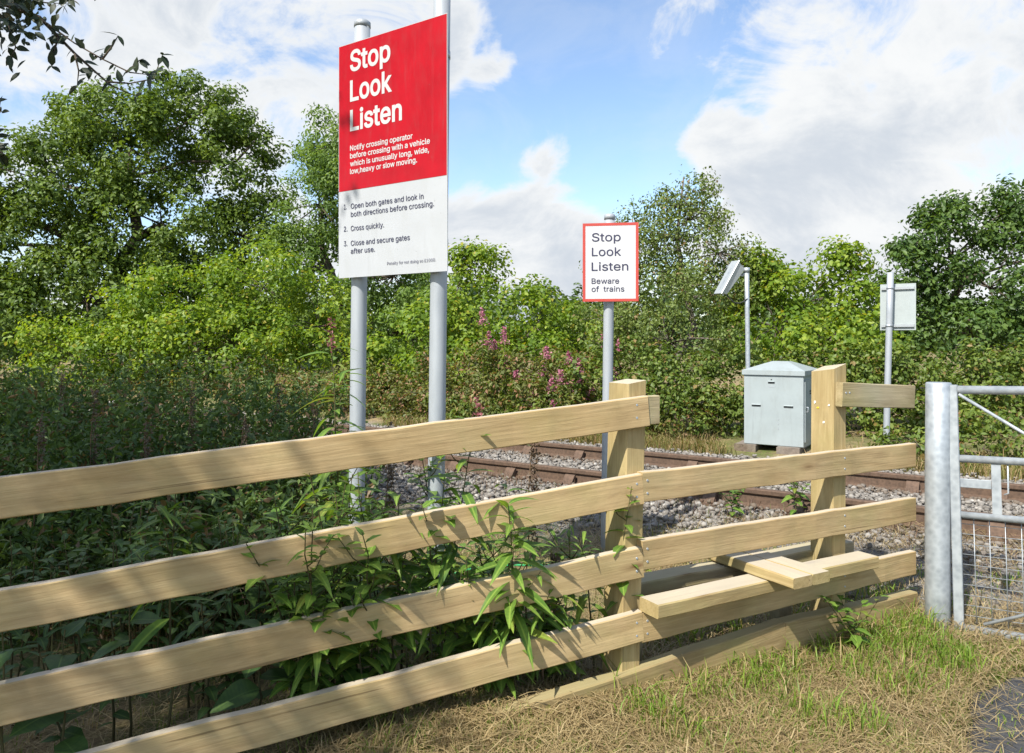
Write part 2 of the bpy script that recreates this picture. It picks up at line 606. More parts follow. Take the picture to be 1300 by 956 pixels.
M['mixed_leaf'] = leaf_mat('verge_leaf', (0.055, 0.075, 0.016), (0.115, 0.135, 0.030), (0.21, 0.20, 0.06), 0.35, odd=(0.26, 0.14, 0.07), odd_amt=0.16)
M['near_leaf'] = leaf_mat('near_leaf', (0.040, 0.100, 0.016), (0.085, 0.170, 0.026), (0.175, 0.255, 0.045), 0.38, 0.45, from_object=True, gain=1.25)
M['shaded_leaf'] = leaf_mat('shaded_leaf', (0.028, 0.065, 0.018), (0.050, 0.10, 0.026), (0.09, 0.15, 0.036), 0.3, 0.5, from_object=True)  # weed leaf again, with the shade it stands in put into the colour
M['silhouette_leaf'] = leaf_mat('silhouette_leaf', (0.012, 0.022, 0.010), (0.022, 0.036, 0.014), (0.035, 0.05, 0.02), 0.12, 0.5, from_object=True, gain=1.0)  # silhouette against the bright sky put into the leaf colour
M['grass'] = leaf_mat('grass_blade', (0.070, 0.120, 0.018), (0.130, 0.19, 0.030), (0.23, 0.265, 0.06), 0.38, odd=(0.38, 0.29, 0.14), odd_amt=0.42, gain=1.25)
M['tuft'] = leaf_mat('tuft_blade', (0.070, 0.130, 0.016), (0.130, 0.21, 0.026), (0.23, 0.30, 0.05), 0.42, odd=(0.38, 0.29, 0.14), odd_amt=0.22, gain=1.3)
M['bank_grass'] = leaf_mat('bank_grass', (0.09, 0.11, 0.025), (0.16, 0.165, 0.045), (0.27, 0.24, 0.09), 0.35, odd=(0.33, 0.24, 0.12), odd_amt=0.5)
M['rank_grass'] = leaf_mat('rank_grass', (0.06, 0.075, 0.02), (0.11, 0.12, 0.04), (0.22, 0.19, 0.09), 0.3, odd=(0.20, 0.13, 0.075), odd_amt=0.35)
M['straw'] = leaf_mat('straw', (0.18, 0.125, 0.06), (0.34, 0.255, 0.125), (0.52, 0.42, 0.23), 0.25, tcol=(1.1, 1.05, 0.8), gain=1.0)
M['pink'] = leaf_mat('pink_petal', (0.42, 0.10, 0.17), (0.55, 0.20, 0.29), (0.64, 0.34, 0.41), 0.40, odd=(0.28, 0.14, 0.10), odd_amt=0.20, tcol=(1, 0.9, 1), gain=1.0)
M['dusky'] = leaf_mat('dusky_bud', (0.20, 0.05, 0.07), (0.28, 0.09, 0.10), (0.36, 0.16, 0.16), 0.3, tcol=(1, .9, .9), gain=1.0)
M['dead_weed'] = leaf_mat('dead_weed', (0.09, 0.05, 0.032), (0.16, 0.095, 0.06), (0.27, 0.19, 0.12), 0.25, odd=(0.10, 0.12, 0.03), odd_amt=0.2, tcol=(1.1, 1, .8), gain=1.0)
M['far_leaf'] = leaf_mat('far_leaf', (0.028, 0.055, 0.015), (0.055, 0.095, 0.026), (0.10, 0.145, 0.04), 0.3)


def ground_mat():
    m = Mat('soil_and_grass')
    p = m.pos()
    n1 = m.noise(p, 1.3, 6, 0.6)
    n2 = m.noise(p, 14, 6, 0.65)
    n3 = m.noise(p, 60, 4, 0.6)
    soil = m.ramp(n2, [(0.3, (0.045, 0.032, 0.02)), (0.7, (0.15, 0.11, 0.065))])
    green = m.ramp(n3, [(0.3, (0.05, 0.075, 0.018)), (0.7, (0.15, 0.17, 0.05))])
    straw = m.ramp(n3, [(0.3, (0.17, 0.12, 0.06)), (0.7, (0.40, 0.31, 0.17))])
    c = m.mix(m.ramp(n1, [(0.42, (0, 0, 0)), (0.6, (1, 1, 1))]), straw, green)
    c = m.mix(m.ramp(n2, [(0.45, (0, 0, 0)), (0.65, (0.7, 0.7, 0.7))]), c, soil)
    # grey stone dust on the track bed, which runs along the railway
    dp = m.nd('ShaderNodeVectorMath', operation='DOT_PRODUCT')
    m.L.new(p, dp.inputs[0])
    dp.inputs[1].default_value = TN
    w = m.math('ADD', dp.outputs['Value'], m.math('MULTIPLY', m.math('SUBTRACT', n1, 0.5), 1.2))
    a = m.nd('ShaderNodeMapRange', interpolation_type='SMOOTHSTEP')
    m.L.new(w, a.inputs[0])
    a.inputs[1].default_value, a.inputs[2].default_value = 4.9, 5.5
    b = m.nd('ShaderNodeMapRange', interpolation_type='SMOOTHSTEP')
    m.L.new(w, b.inputs[0])
    b.inputs[1].default_value, b.inputs[2].default_value = 9.7, 9.1
    bed = m.math('MULTIPLY', a.outputs[0], b.outputs[0])
    stone = m.ramp(n3, [(0.3, (0.09, 0.085, 0.078)), (0.7, (0.28, 0.265, 0.25))])
    c = m.mix(bed, c, stone)
    m.set(color=c, rough=0.95, spec=0.15)
    m.bump(n3, 0.6, 0.02)
    return m.m


def road_mat():
    m = Mat('asphalt')
    p = m.pos()
    n = m.noise(p, 140, 4, 0.7)
    b = m.noise(p, 3, 4)
    c = m.ramp(n, [(0.3, (0.022, 0.023, 0.026)), (0.75, (0.085, 0.088, 0.095))])
    c = m.mix(m.ramp(b, [(0.4, (0, 0, 0)), (0.7, (0.35, 0.35, 0.35))]), c, (0.085, 0.08, 0.072))
    m.set(color=c, rough=0.85, spec=0.3)
    m.bump(n, 0.7, 0.006)
    return m.m


M['ground'] = ground_mat()
M['road'] = road_mat()
st = Mat('ballast_stone')
at = st.nd('ShaderNodeAttribute', attribute_name='tint')
sp = st.nd('ShaderNodeSeparateColor')
st.L.new(at.outputs['Color'], sp.inputs[0])
cc = st.ramp(sp.outputs[0], [(0.0, (0.085, 0.074, 0.06)), (0.35, (0.17, 0.155, 0.135)), (0.7, (0.265, 0.245, 0.215)), (1.0, (0.44, 0.415, 0.37))])
cc = st.mix(st.ramp(sp.outputs[1], [(0.55, (0, 0, 0)), (0.8, (0.75, 0.75, 0.75))]), cc, (0.125, 0.09, 0.06))
st.set(color=cc, rough=0.9, spec=0.25)
M['stone'] = st.m

# ------------------------------------------------------------------ terrain and road


def axis(fine0, fine1, step, far0, far1):
    a = list(np.arange(fine0, fine1 + 1e-6, step))
    d, x = step, fine1
    while x < far1:
        d *= 1.35
        x += d
        a.append(x)
    d, x, pre = step, fine0, []
    while x > far0:
        d *= 1.35
        x -= d
        pre.append(x)
    return np.array(pre[::-1] + a)


def build_ground():
    xs, ys = axis(-4.5, 6.5, 0.09, -900, 900), axis(0.2, 11.0, 0.09, -500, 1200)
    X, Y = np.meshgrid(xs, ys)
    Z = ground(X, Y)
    Z = Z - 0.035 * ss(0.16, 0.02, road_dist(X, Y))
    v = np.stack([X, Y, Z], -1).reshape(-1, 3)
    nx, ny = len(xs), len(ys)
    i = np.arange(nx * ny).reshape(ny, nx)
    f = np.stack([i[:-1, :-1], i[:-1, 1:], i[1:, 1:], i[1:, :-1]], -1).reshape(-1, 4)
    o = link('ground', mesh_np('ground', v, f, smooth=True), M['ground'])
    tag(o, 'uneven soil, grass and trackside ground', None, None, 'structure')


def build_road():
    # the outline, smoothed, filled as a fan grid in plan
    pts = []
    k = len(ROAD)
    for i in range(k):
        p0, p1, p2, p3 = (Vector(ROAD[(i + j - 1) % k]) for j in range(4))
        for t in np.linspace(0, 1, 7)[:-1]:
            pts.append(0.5 * ((2 * p1) + (p2 - p0) * t + (2 * p0 - 5 * p1 + 4 * p2 - p3) * t * t + (3 * p1 - p0 - 3 * p2 + p3) * t ** 3))
    c = Vector((4.2, 1.9))
    v, f = [], []
    S_ = list(np.linspace(0, 0.9, 10)) + [0.93, 0.95, 0.97, 0.98, 0.99, 1.0]
    rings = len(S_) - 1
    n = len(pts)
    for r in range(rings + 1):
        for q, p in enumerate(pts):
            s = S_[r]
            j = 1 + (0.006 * math.sin(q * 0.9) + 0.004 * math.sin(q * 2.1)) * s ** 8
            x, y = c.x + (p.x - c.x) * s * j, c.y + (p.y - c.y) * s * j
            v.append((x, y, gz(x, y) + 0.012 - (0.06 if r == rings else 0.012 if r == rings - 1 else 0)))
    for r in range(rings):
        for q in range(n):
            a, b = r * n + q, r * n + (q + 1) % n
            f.append((a, b, b + n, a + n))
    o = link('road', mesh_np('road', np.array(v), np.array(f), smooth=True), M['road'])
    tag(o, 'dark asphalt edge of the crossing road', None, None, 'structure')


build_ground()
build_road()

# ------------------------------------------------------------------ railway track
ZR = 0.265                                          # top of the rails
N1, N2 = 6.62, 8.13                                 # the two rails, measured across the track


def tp(n, a, z):
    return TN * n + TD * a + Vector((0, 0, z))


def build_track():
    root = thing('railway_track', 'single rusty railway track on old sleepers beyond the timber fence', 'railway track', (TN * (N1 + N2) / 2).to_tuple())
    base = root.location.copy()
    prof = [(-0.065, 0), (0.065, 0), (0.065, 0.012), (0.012, 0.03), (0.010, 0.105), (0.034, 0.118), (0.036, 0.150), (0.028, 0.158),
            (-0.028, 0.158), (-0.036, 0.150), (-0.034, 0.118), (-0.010, 0.105), (-0.012, 0.03), (-0.065, 0.012)]
    k = len(prof)
    for n in (N1, N2):
        v, f = [], []
        al = np.linspace(-9, 75, 29)
        for a in al:
            for (y, z) in prof:
                v.append(tp(n + y, a, ZR - 0.158 + z) - base)
        for i in range(len(al) - 1):
            for j in range(k):
                f.append((i * k + j, i * k + (j + 1) % k, (i + 1) * k + (j + 1) % k, (i + 1) * k + j))
        f += [tuple(range(k)), tuple((len(al) - 1) * k + j for j in range(k - 1, -1, -1))]
        me = bpy.data.meshes.new('rail')
        me.from_pydata([tuple(p) for p in v], [], f)
        me.materials.append(M['rust'])
        me.materials.append(M['rail_top'])
        for p in me.polygons:
            if p.normal.z > 0.8 and p.center.z > 0.2:
                p.material_index = 1
        me.update()
        link('rail', me, None, root)
    Rm = Matrix((TN, TD, Vector((0, 0, 1)))).transposed().to_4x4()
    sl = MB()
    sl.bevbox((-1.3, -0.125, -0.13), (1.3, 0.125, 0.0), 0.012, None, 6, 0.004)
    slm = sl.mesh('sleeper')
    slm.materials.append(M['dark_wood'])
    ch = MB()
    ch.bevbox((-0.19, -0.09, 0.0), (0.19, 0.09, 0.03), 0.006)
    for s in (-1, 1):
        ch.add([(s * 0.05, -0.055, 0.03), (s * 0.15, -0.055, 0.03), (s * 0.062, -0.055, 0.125), (s * 0.04, -0.055, 0.125),
                (s * 0.05, 0.055, 0.03), (s * 0.15, 0.055, 0.03), (s * 0.062, 0.055, 0.125), (s * 0.04, 0.055, 0.125)],
               [(0, 1, 2, 3), (7, 6, 5, 4), (0, 4, 5, 1), (1, 5, 6, 2), (2, 6, 7, 3), (3, 7, 4, 0)])
        ch.tube([(s * 0.15, -0.05, 0.03), (s * 0.15, -0.05, 0.06)], 0.016, 6)
        ch.tube([(s * 0.15, 0.05, 0.03), (s * 0.15, 0.05, 0.06)], 0.016, 6)
    chm = ch.mesh('rail_chair')
    chm.materials.append(M['rust'])
    for i in range(46):
        a = -4.2 + i * 0.72 + random.uniform(-0.03, 0.03)
        o = link('sleeper', slm, None, root)
        o.matrix_local = Matrix.Translation(tp((N1 + N2) / 2 + random.uniform(-0.04, 0.04), a, ZR - 0.182) - base) @ Rm
        for n in (N1, N2):
            o = link('rail_chair', chm, None, root)
            o.matrix_local = Matrix.Translation(tp(n, a, ZR - 0.178) - base) @ Rm


build_track()


def ico():
    t = (1 + 5 ** 0.5) / 2
    v = np.array([(-1, t, 0), (1, t, 0), (-1, -t, 0), (1, -t, 0), (0, -1, t), (0, 1, t), (0, -1, -t), (0, 1, -t), (t, 0, -1), (t, 0, 1), (-t, 0, -1), (-t, 0, 1)], float)
    v /= np.linalg.norm(v[0])
    f = np.array([(0, 11, 5), (0, 5, 1), (0, 1, 7), (0, 7, 10), (0, 10, 11), (1, 5, 9), (5, 11, 4), (11, 10, 2), (10, 7, 6), (7, 1, 8),
                  (3, 9, 4), (3, 4, 2), (3, 2, 6), (3, 6, 8), (3, 8, 9), (4, 9, 5), (2, 4, 11), (6, 2, 10), (8, 6, 7), (9, 8, 1)])
    return v, f


def build_ballast():
    r = np.random.default_rng(21)
    bv, bf = ico()
    parts = []
    for (a0, a1, dens, smin, smax) in ((-4.5, 5.5, 1250, 0.010, 0.026), (5.5, 12, 480, 0.018, 0.036), (12, 24, 120, 0.035, 0.06)):
        cnt = int((a1 - a0) * 4.6 * dens)
        a = r.uniform(a0, a1, cnt)
        n = r.uniform(4.95, 9.45, cnt)
        st_ = 5.0 + 0.65 * ss(3.2, 0.8, a)
        edge = ss(0.0, 0.6, n - st_) * ss(9.5, 9.0, n)
        patch = 0.5 + 0.5 * np.sin(a * 2.1 + 1) * np.sin(n * 2.7 + a * 0.7)
        keep = r.uniform(0, 1, cnt) < edge * (0.55 + 0.6 * patch) + 0.03
        # stones do not lie on the rails
        keep &= (np.abs(n - N1) > 0.075) & (np.abs(n - N2) > 0.075)
        parts.append((a[keep], n[keep], smin + (smax * 1.25 - smin) * r.uniform(0, 1, keep.sum()) ** 1.8))
    a = np.concatenate([p[0] for p in parts])
    n = np.concatenate([p[1] for p in parts])
    s = np.concatenate([p[2] for p in parts])
    x, y = TN.x * n + TD.x * a, TN.y * n + TD.y * a
    z = ground(x, y) + s * 0.35 + r.uniform(-0.01, 0.03, len(s))
    K = len(s)
    sc = r.uniform(0.6, 1.25, (K, 1, 3)) * s[:, None, None]
    jit = r.uniform(0.72, 1.22, (K, 12, 1))
    ang = r.uniform(0, 6.28, K)
    c, sn = np.cos(ang), np.sin(ang)
    v = bv[None] * jit * sc
    vx = v[..., 0] * c[:, None] - v[..., 1] * sn[:, None]
    vy = v[..., 0] * sn[:, None] + v[..., 1] * c[:, None]
    v = np.stack([vx, vy, v[..., 2] * 0.75], -1) + np.stack([x, y, z], -1)[:, None, :]
    f = (bf[None] + (np.arange(K) * 12)[:, None, None]).reshape(-1, 3)
    rust = np.clip(1 - np.minimum(np.abs(n - N1), np.abs(n - N2)) / 0.55, 0, 1) * 0.75 + r.uniform(0, 0.5, K) + 0.22 * np.clip(wob(x * 1.5, y * 1.7), -.6, 1)
    tint = np.stack([np.clip(r.normal(0.50, 0.15, K), 0, 1), rust], -1)
    tint = np.repeat(tint, 12, 0)
    o = link('ballast', mesh_np('ballast', v.reshape(-1, 3), f, tint), M['stone'])
    tag(o, 'grey and rusty ballast stones around the rails', 'ballast', None, 'stuff')


build_ballast()

# ------------------------------------------------------------------ timber fence and stile
P0 = Vector((0.61, 3.50, 0))                        # rails meet here, on the front face
PR = Vector((2.43, 4.50, 0))
PL0 = Vector((-1.745, 2.55, 0))
DR = (PR - P0).normalized()
DL = (PL0 - P0).normalized()
PL = P0 + DL * 3.75
NR = Vector((DR.y, -DR.x, 0))                       # towards the camera side
RT = 0.045                                          # rail thickness


def board(name, a, b, h, th, mat, parent, base, segs=10, jit=0.0015, bev=0.004, back=True, roll=0.0):
    """a board whose front top edge runs a -> b; x runs along it, y into the fence, z up"""
    d = (b - a)
    L = d.length
    x = d.normalized()
    z = Vector((0, 0, 1))
    y = z.cross(x).normalized()
    z = x.cross(y).normalized()
    Mx = Matrix((x, y, z)).transposed().to_4x4()
    mb = MB()
    mb.bevbox((0, 0, -h), (L, th, 0), bev, None, segs, jit)
    o = mb.build(name, mat, parent)
    Mx.translation = a - base
    o.matrix_local = Mx @ Matrix.Rotation(roll, 4, 'X')
    return o


def zed(v, z):
    return Vector((v.x, v.y, z))


def build_fence():
    base = zed(P0, -0.06)
    f = thing('timber_fence', 'pale timber post and rail fence running in front of the railway', 'fence', base)
    lt = [(1.294, 1.084), (0.926, 0.695), (0.579, 0.378), (0.278, 0.065)]       # heights at the joint and where the photo's left edge cuts
    kx = (PL - P0).length / (PL0 - P0).length
    for i, (z0, z1) in enumerate(lt):
        zl = z0 + (z1 - z0) * kx
        board('rail', zed(PL, zl), zed(P0 - DL * (0.03 if i == 0 else -0.002), z0 + 0.003 * i), 0.142, RT, M['rail_wood'], f, base, 22, 0.0035)
    for i, (z0, z1) in enumerate(((0.937, 0.937), (0.616, 0.610), (0.278, 0.288))):
        board('rail', zed(P0 + DR * 0.002, z0), zed(PR, z1), 0.140, RT, M['rail_wood'], f, base, 14, 0.0035)
    # a weathered stub behind the top rail end, and the short broken rail on the far post
    a = zed(P0 + DR * 0.035, 1.294)
    board('rail_stub', a, a + DR * 0.068, 0.135, RT * 0.9, M['old_wood'], f, base, 2)
    q = P0 + DR * 1.415
    board('rail_stub', zed(q, 1.322), zed(P0 + DR * 2.07 + NR * 0.0, 1.285), 0.137, RT, M['old_wood'], f, base, 4)
    # lowest board half sunk in the ground
    k0 = P0 + DL * 0.75 + NR * 0.06
    board('kick_board', zed(k0, -0.035), zed(P0 + DR * 0.93 + NR * 0.02, 0.075), 0.16, 0.075, M['mossy_wood'], f, base, 8, 0.004, 0.006)
    board('kick_board', zed(P0 + DR * 0.935 + NR * 0.02, 0.070), zed(PR + NR * 0.01, 0.045), 0.16, 0.075, M['mossy_wood'], f, base, 8, 0.004, 0.006)
    # posts stand behind the rails: 100 mm face, 150 mm deep
    def post(c, d, top, slope, kind='post_wood', lean=0.0):
        nb = Vector((-d.y, d.x, 0))                 # away from the camera side
        if nb.y < 0:
            nb = -nb
        gl = gz(c.x, c.y) - 0.25
        mb = MB()
        w, dp, b = 0.055, 0.155, 0.005
        cs = [(-w + b, 0), (w - b, 0), (w, b), (w, dp - b), (w - b, dp), (-w + b, dp), (-w, dp - b), (-w, b)]
        v = []
        lv = [0.0, 0.3, 0.6, 0.85, 1.0]
        for li, t in enumerate(lv):
            for (x, y) in cs:
                zz = gl + (top - gl) * t
                if li == len(lv) - 1:
                    zz = top - slope[0] * (y / dp) - slope[1] * (0.5 - x / (2 * w))
                v.append((x + lean * (zz - 0.6), y, zz))
        fc = [tuple(range(7, -1, -1)), tuple(range(32, 40))]
        for i in range(4):
            for k2 in range(8):
                fc.append((i * 8 + k2, i * 8 + (k2 + 1) % 8, i * 8 + 8 + (k2 + 1) % 8, i * 8 + 8 + k2))
        # grain runs along local x in the wood material, so the mesh is laid down and the object stood up
        S = Matrix(((0, 0, 1, 0), (1, 0, 0, 0), (0, 1, 0, 0), (0, 0, 0, 1)))      # (x,y,z)->(z,x,y)
        mb.add([S @ Vector(p) for p in v], fc)
        o = mb.build('post', M[kind], f)
        B = Matrix((d, nb, Vector((0, 0, 1)))).transposed().to_4x4()
        B.translation = Vector((c.x, c.y, 0)) - base
        o.matrix_local = B @ S.inverted()
        return o
    behind = -NR * (RT + 0.001)
    post(P0 + behind - DR * 0.015, DR, 1.365, (0.0, 0.015), lean=0.03)
    post(P0 + DR * 1.445 + behind, DR, 1.425, (0.02, 0.03), lean=0.008)
    nl = Vector((-DL.y, DL.x, 0))
    if nl.y < 0:
        nl = -nl
    post(P0 + DL * 3.45 + nl * (RT + 0.001), -DL, 1.17, (0, 0.02))
    # bolts and nails on the rail faces
    nm = MB()
    nm.tube([(0, 0.004, 0), (0, -0.002, 0)], [0.0065, 0.0055], 8)
    nme = nm.mesh('nail')
    nme.materials.append(M['galv'])
    def nail(p, d):
        o = link('nail', nme, None, f)
        yb = Vector((0, 0, 1)).cross(d).normalized()
        B = Matrix((d, yb, Vector((0, 0, 1)))).transposed().to_4x4()
        B.translation = p - base
        o.matrix_local = B
    for z in (0.937, 0.616, 0.278):
        for s in (0.03, 1.43):
            for q in (0.04, 0.10):
                nail(zed(P0 + DR * s, z - q), DR)
    for z in (1.294, 0.926, 0.579, 0.278):
        for q in (0.04, 0.10):
            nail(zed(P0 + DL * 0.03, z - q), -DL)
    for s in (1.44, 1.47):
        nail(zed(P0 + DR * s, 1.262), DR)
    # paper remnants stapled on the far post
    for (dz, dx, mm) in ((1.20, 0.03, 'paper'), (1.17, 0.05, 'yellow'), (1.19, 0.125, 'paper'), (1.09, 0.09, 'paper')):
        pb = MB()
        a_, b_ = random.uniform(.006, .011), random.uniform(.005, .010)
        pb.add([(-a_, 0, -b_), (a_ * .7, -0.002, -b_ * .8), (a_, 0, b_ * .6), (a_ * .1, -0.003, b_), (-a_ * .8, 0, b_ * .5)], [(0, 1, 2, 3, 4)])
        o = pb.build('paper_scrap', M[mm], f)
        c = P0 + DR * (1.445 - 0.052) + behind - NR * (0.155 - dx)
        B = Matrix((NR, DR, Vector((0, 0, 1)))).transposed().to_4x4()
        B.translation = zed(c, dz) - base
        o.matrix_local = B @ Matrix.Rotation(random.uniform(-0.6, 0.6), 4, 'Y')


def build_stile():
    base = zed(P0 + DR * 0.9, -0.08)
    s = thing('stile_step', 'low timber stile step with a cross tread through the fence gap', 'stile', base)
    a, b = zed(P0 + DR * 0.0 + NR * 0.115, 0.352), zed(P0 + DR * 1.585 + NR * 0.10, 0.350)
    board('bearer', a, b, 0.066, 0.135, M['post_wood'], s, base, 8, 0.002, 0.006)
    a, b = zed(P0 + DR * 0.02 - NR * 0.185, 0.345), zed(P0 + DR * 1.75 - NR * 0.18, 0.345)
    board('bearer', a, b, 0.07, 0.13, M['old_wood'], s, base, 8, 0.002, 0.006)
    for t in (0.12, 1.2):
        lg = MB()
        p = P0 + DR * t - NR * 0.21
        g = gz(p.x, p.y) - 0.2
        lg.bevbox((0, 0, -0.05), (0.272 - g, 0.08, 0.05), 0.005)
        o = lg.build('leg', M['old_wood'], s)
        B = Matrix((Vector((0, 0, 1)), -NR, DR)).transposed().to_4x4()
        B.translation = zed(p, g) - base
        o.matrix_local = B
    # the tread lies across both bearers, one thick board with a second narrower one against it
    c0 = P0 + DR * 0.70
    for (o0, w) in ((0.0, 0.135), (0.137, 0.125)):
        f0 = zed(c0 + DR * o0 + NR * 0.27, 0.408)
        f1 = f0 - NR * 0.72
        mb = MB()
        mb.bevbox((0, 0, -0.054), (0.72, w, 0), 0.006, None, 6, 0.0015)
        o = mb.build('tread', M['post_wood'], s)
        B = Matrix((-NR, DR, Vector((0, 0, 1)))).transposed()
        if B.determinant() < 0:
            mb2 = None
        B = B.to_4x4()
        B.translation = f0 - base
        o.matrix_local = B


build_fence()
build_stile()

# ------------------------------------------------------------------ lettering


def sans_font():
    """the sans-serif that ships with Blender; the built-in one if it is not there"""
    import os
    for kind in ('LOCAL', 'SYSTEM'):
        p = os.path.join(bpy.utils.resource_path(kind) or '', 'datafiles', 'fonts', 'Inter.woff2')
        if os.path.exists(p):
            try:
                return bpy.data.fonts.load(p)
            except Exception:
                pass
    return None


FONT = sans_font()


def text_mesh(s, weight):
    """lettering as flat faces; filled by winding number, so overlapping strokes do not cancel"""
    from mathutils.geometry import delaunay_2d_cdt
    cu = bpy.data.curves.new('t', 'FONT')
    cu.body = s
    cu.size = 1.0
    if FONT:
        cu.font = FONT
    tmp = bpy.data.objects.new('t', cu)
    COL.objects.link(tmp)
    dg = bpy.context.evaluated_depsgraph_get()
    ev = tmp.evaluated_get(dg)
    cv = ev.to_curve(dg)
    loops = []
    for sp in cv.splines:
        bp = sp.bezier_points
        pts = []
        n = len(bp)
        for k in range(n):
            a, b = bp[k], bp[(k + 1) % n]
            p0, p1, p2, p3 = a.co, a.handle_right, b.handle_left, b.co
            straight = (p1 - p0).cross(p3 - p0).length < 1e-5 and (p2 - p3).cross(p0 - p3).length < 1e-5
            for t in ((0,) if straight else (0, .2, .4, .6, .8)):
                u = 1 - t
                q = p0 * u ** 3 + p1 * 3 * u * u * t + p2 * 3 * u * t * t + p3 * t ** 3
                if not pts or (Vector((q.x, q.y)) - pts[-1]).length > 1e-5:
                    pts.append(Vector((q.x, q.y)))
        if len(pts) > 2:
            loops.append(pts)
    ev.to_curve_clear()
    bpy.data.objects.remove(tmp)
    bpy.data.curves.remove(cu)

    def area(p):
        return 0.5 * sum(p[k].x * p[(k + 1) % len(p)].y - p[(k + 1) % len(p)].x * p[k].y for k in range(len(p)))

    big = max(loops, key=lambda p: abs(area(p)))
    sign = 1 if area(big) > 0 else -1

    def grow(p):
        if not weight:
            return p
        out = []
        for k in range(len(p)):
            a, b, c = p[k - 1], p[k], p[(k + 1) % len(p)]
            d1, d2 = (b - a).normalized(), (c - b).normalized()
            n1, n2 = Vector((d1.y, -d1.x)) * sign, Vector((d2.y, -d2.x)) * sign
            nn = n1 + n2
            if nn.length < 1e-4:
                nn = n1
            nn.normalize()
            out.append(b + nn * weight / max(0.5, nn.dot(n1)))
        return out
    loops = [grow(p) for p in loops]
    pv, pe = [], []
    for p in loops:
        b = len(pv)
        pv += p
        pe += [(b + k, b + (k + 1) % len(p)) for k in range(len(p))]
    V, _, Fc = delaunay_2d_cdt(pv, pe, [], 0, 1e-6)[:3]
    # keep the triangles the outlines wind round
    tri = np.array([[tuple(V[k]) for k in f] for f in Fc])
    c = tri.mean(1)
    wind = np.zeros(len(c), int)
    for p in loops:
        a = np.array([tuple(v) for v in p])
        b = np.roll(a, -1, 0)
        side = (b[:, 0] - a[:, 0]) * (c[:, None, 1] - a[:, 1]) - (c[:, None, 0] - a[:, 0]) * (b[:, 1] - a[:, 1])
        wind += ((a[:, 1] <= c[:, None, 1]) & (b[:, 1] > c[:, None, 1]) & (side > 0)).sum(1)
        wind -= ((a[:, 1] > c[:, None, 1]) & (b[:, 1] <= c[:, None, 1]) & (side < 0)).sum(1)
    Fc = [f for f, w_ in zip(Fc, wind) if w_ != 0]
    V = [(v.x, v.y, 0.0) for v in V]
    me = bpy.data.meshes.new('lettering')
    me.from_pydata(V, [], Fc)
    me.update()
    return me


CAP = max(v.co.y for v in text_mesh('H', 0.0).vertices)


def text(parent, s, mat, Mx, x, y, height=None, width=None, weight=0.0, name='lettering', proud=0.003):
    """a line of text as flat print: left end at x, baseline at y on the board; cap height and line width in metres"""
    me = text_mesh(s, weight)
    co = np.empty(len(me.vertices) * 3)
    me.vertices.foreach_get('co', co)
    co = co.reshape(-1, 3)
    x0, x1 = co[:, 0].min(), co[:, 0].max()
    sy = height / CAP
    sx = width / (x1 - x0) if width else sy
    co[:, 0] = (co[:, 0] - x0) * sx + x
    co[:, 1] = co[:, 1] * sy + y
    out = np.stack([co[:, 0], -proud - co[:, 2] * 0.01, co[:, 1]], -1)
    me.vertices.foreach_set('co', out.ravel())
    me.update()
    me.name = name
    o = link(name, me, mat, parent)
    o.matrix_local = Mx
    return o


def frame_matrix(x, z=Vector((0, 0, 1))):
    y = z.cross(x).normalized()
    return Matrix((x, y, z)).transposed().to_4x4()


def lean_post(mb, b, t, r, seg=20, n=5):
    mb.tube([b.lerp(t, i / n) for i in range(n + 1)], r, seg)


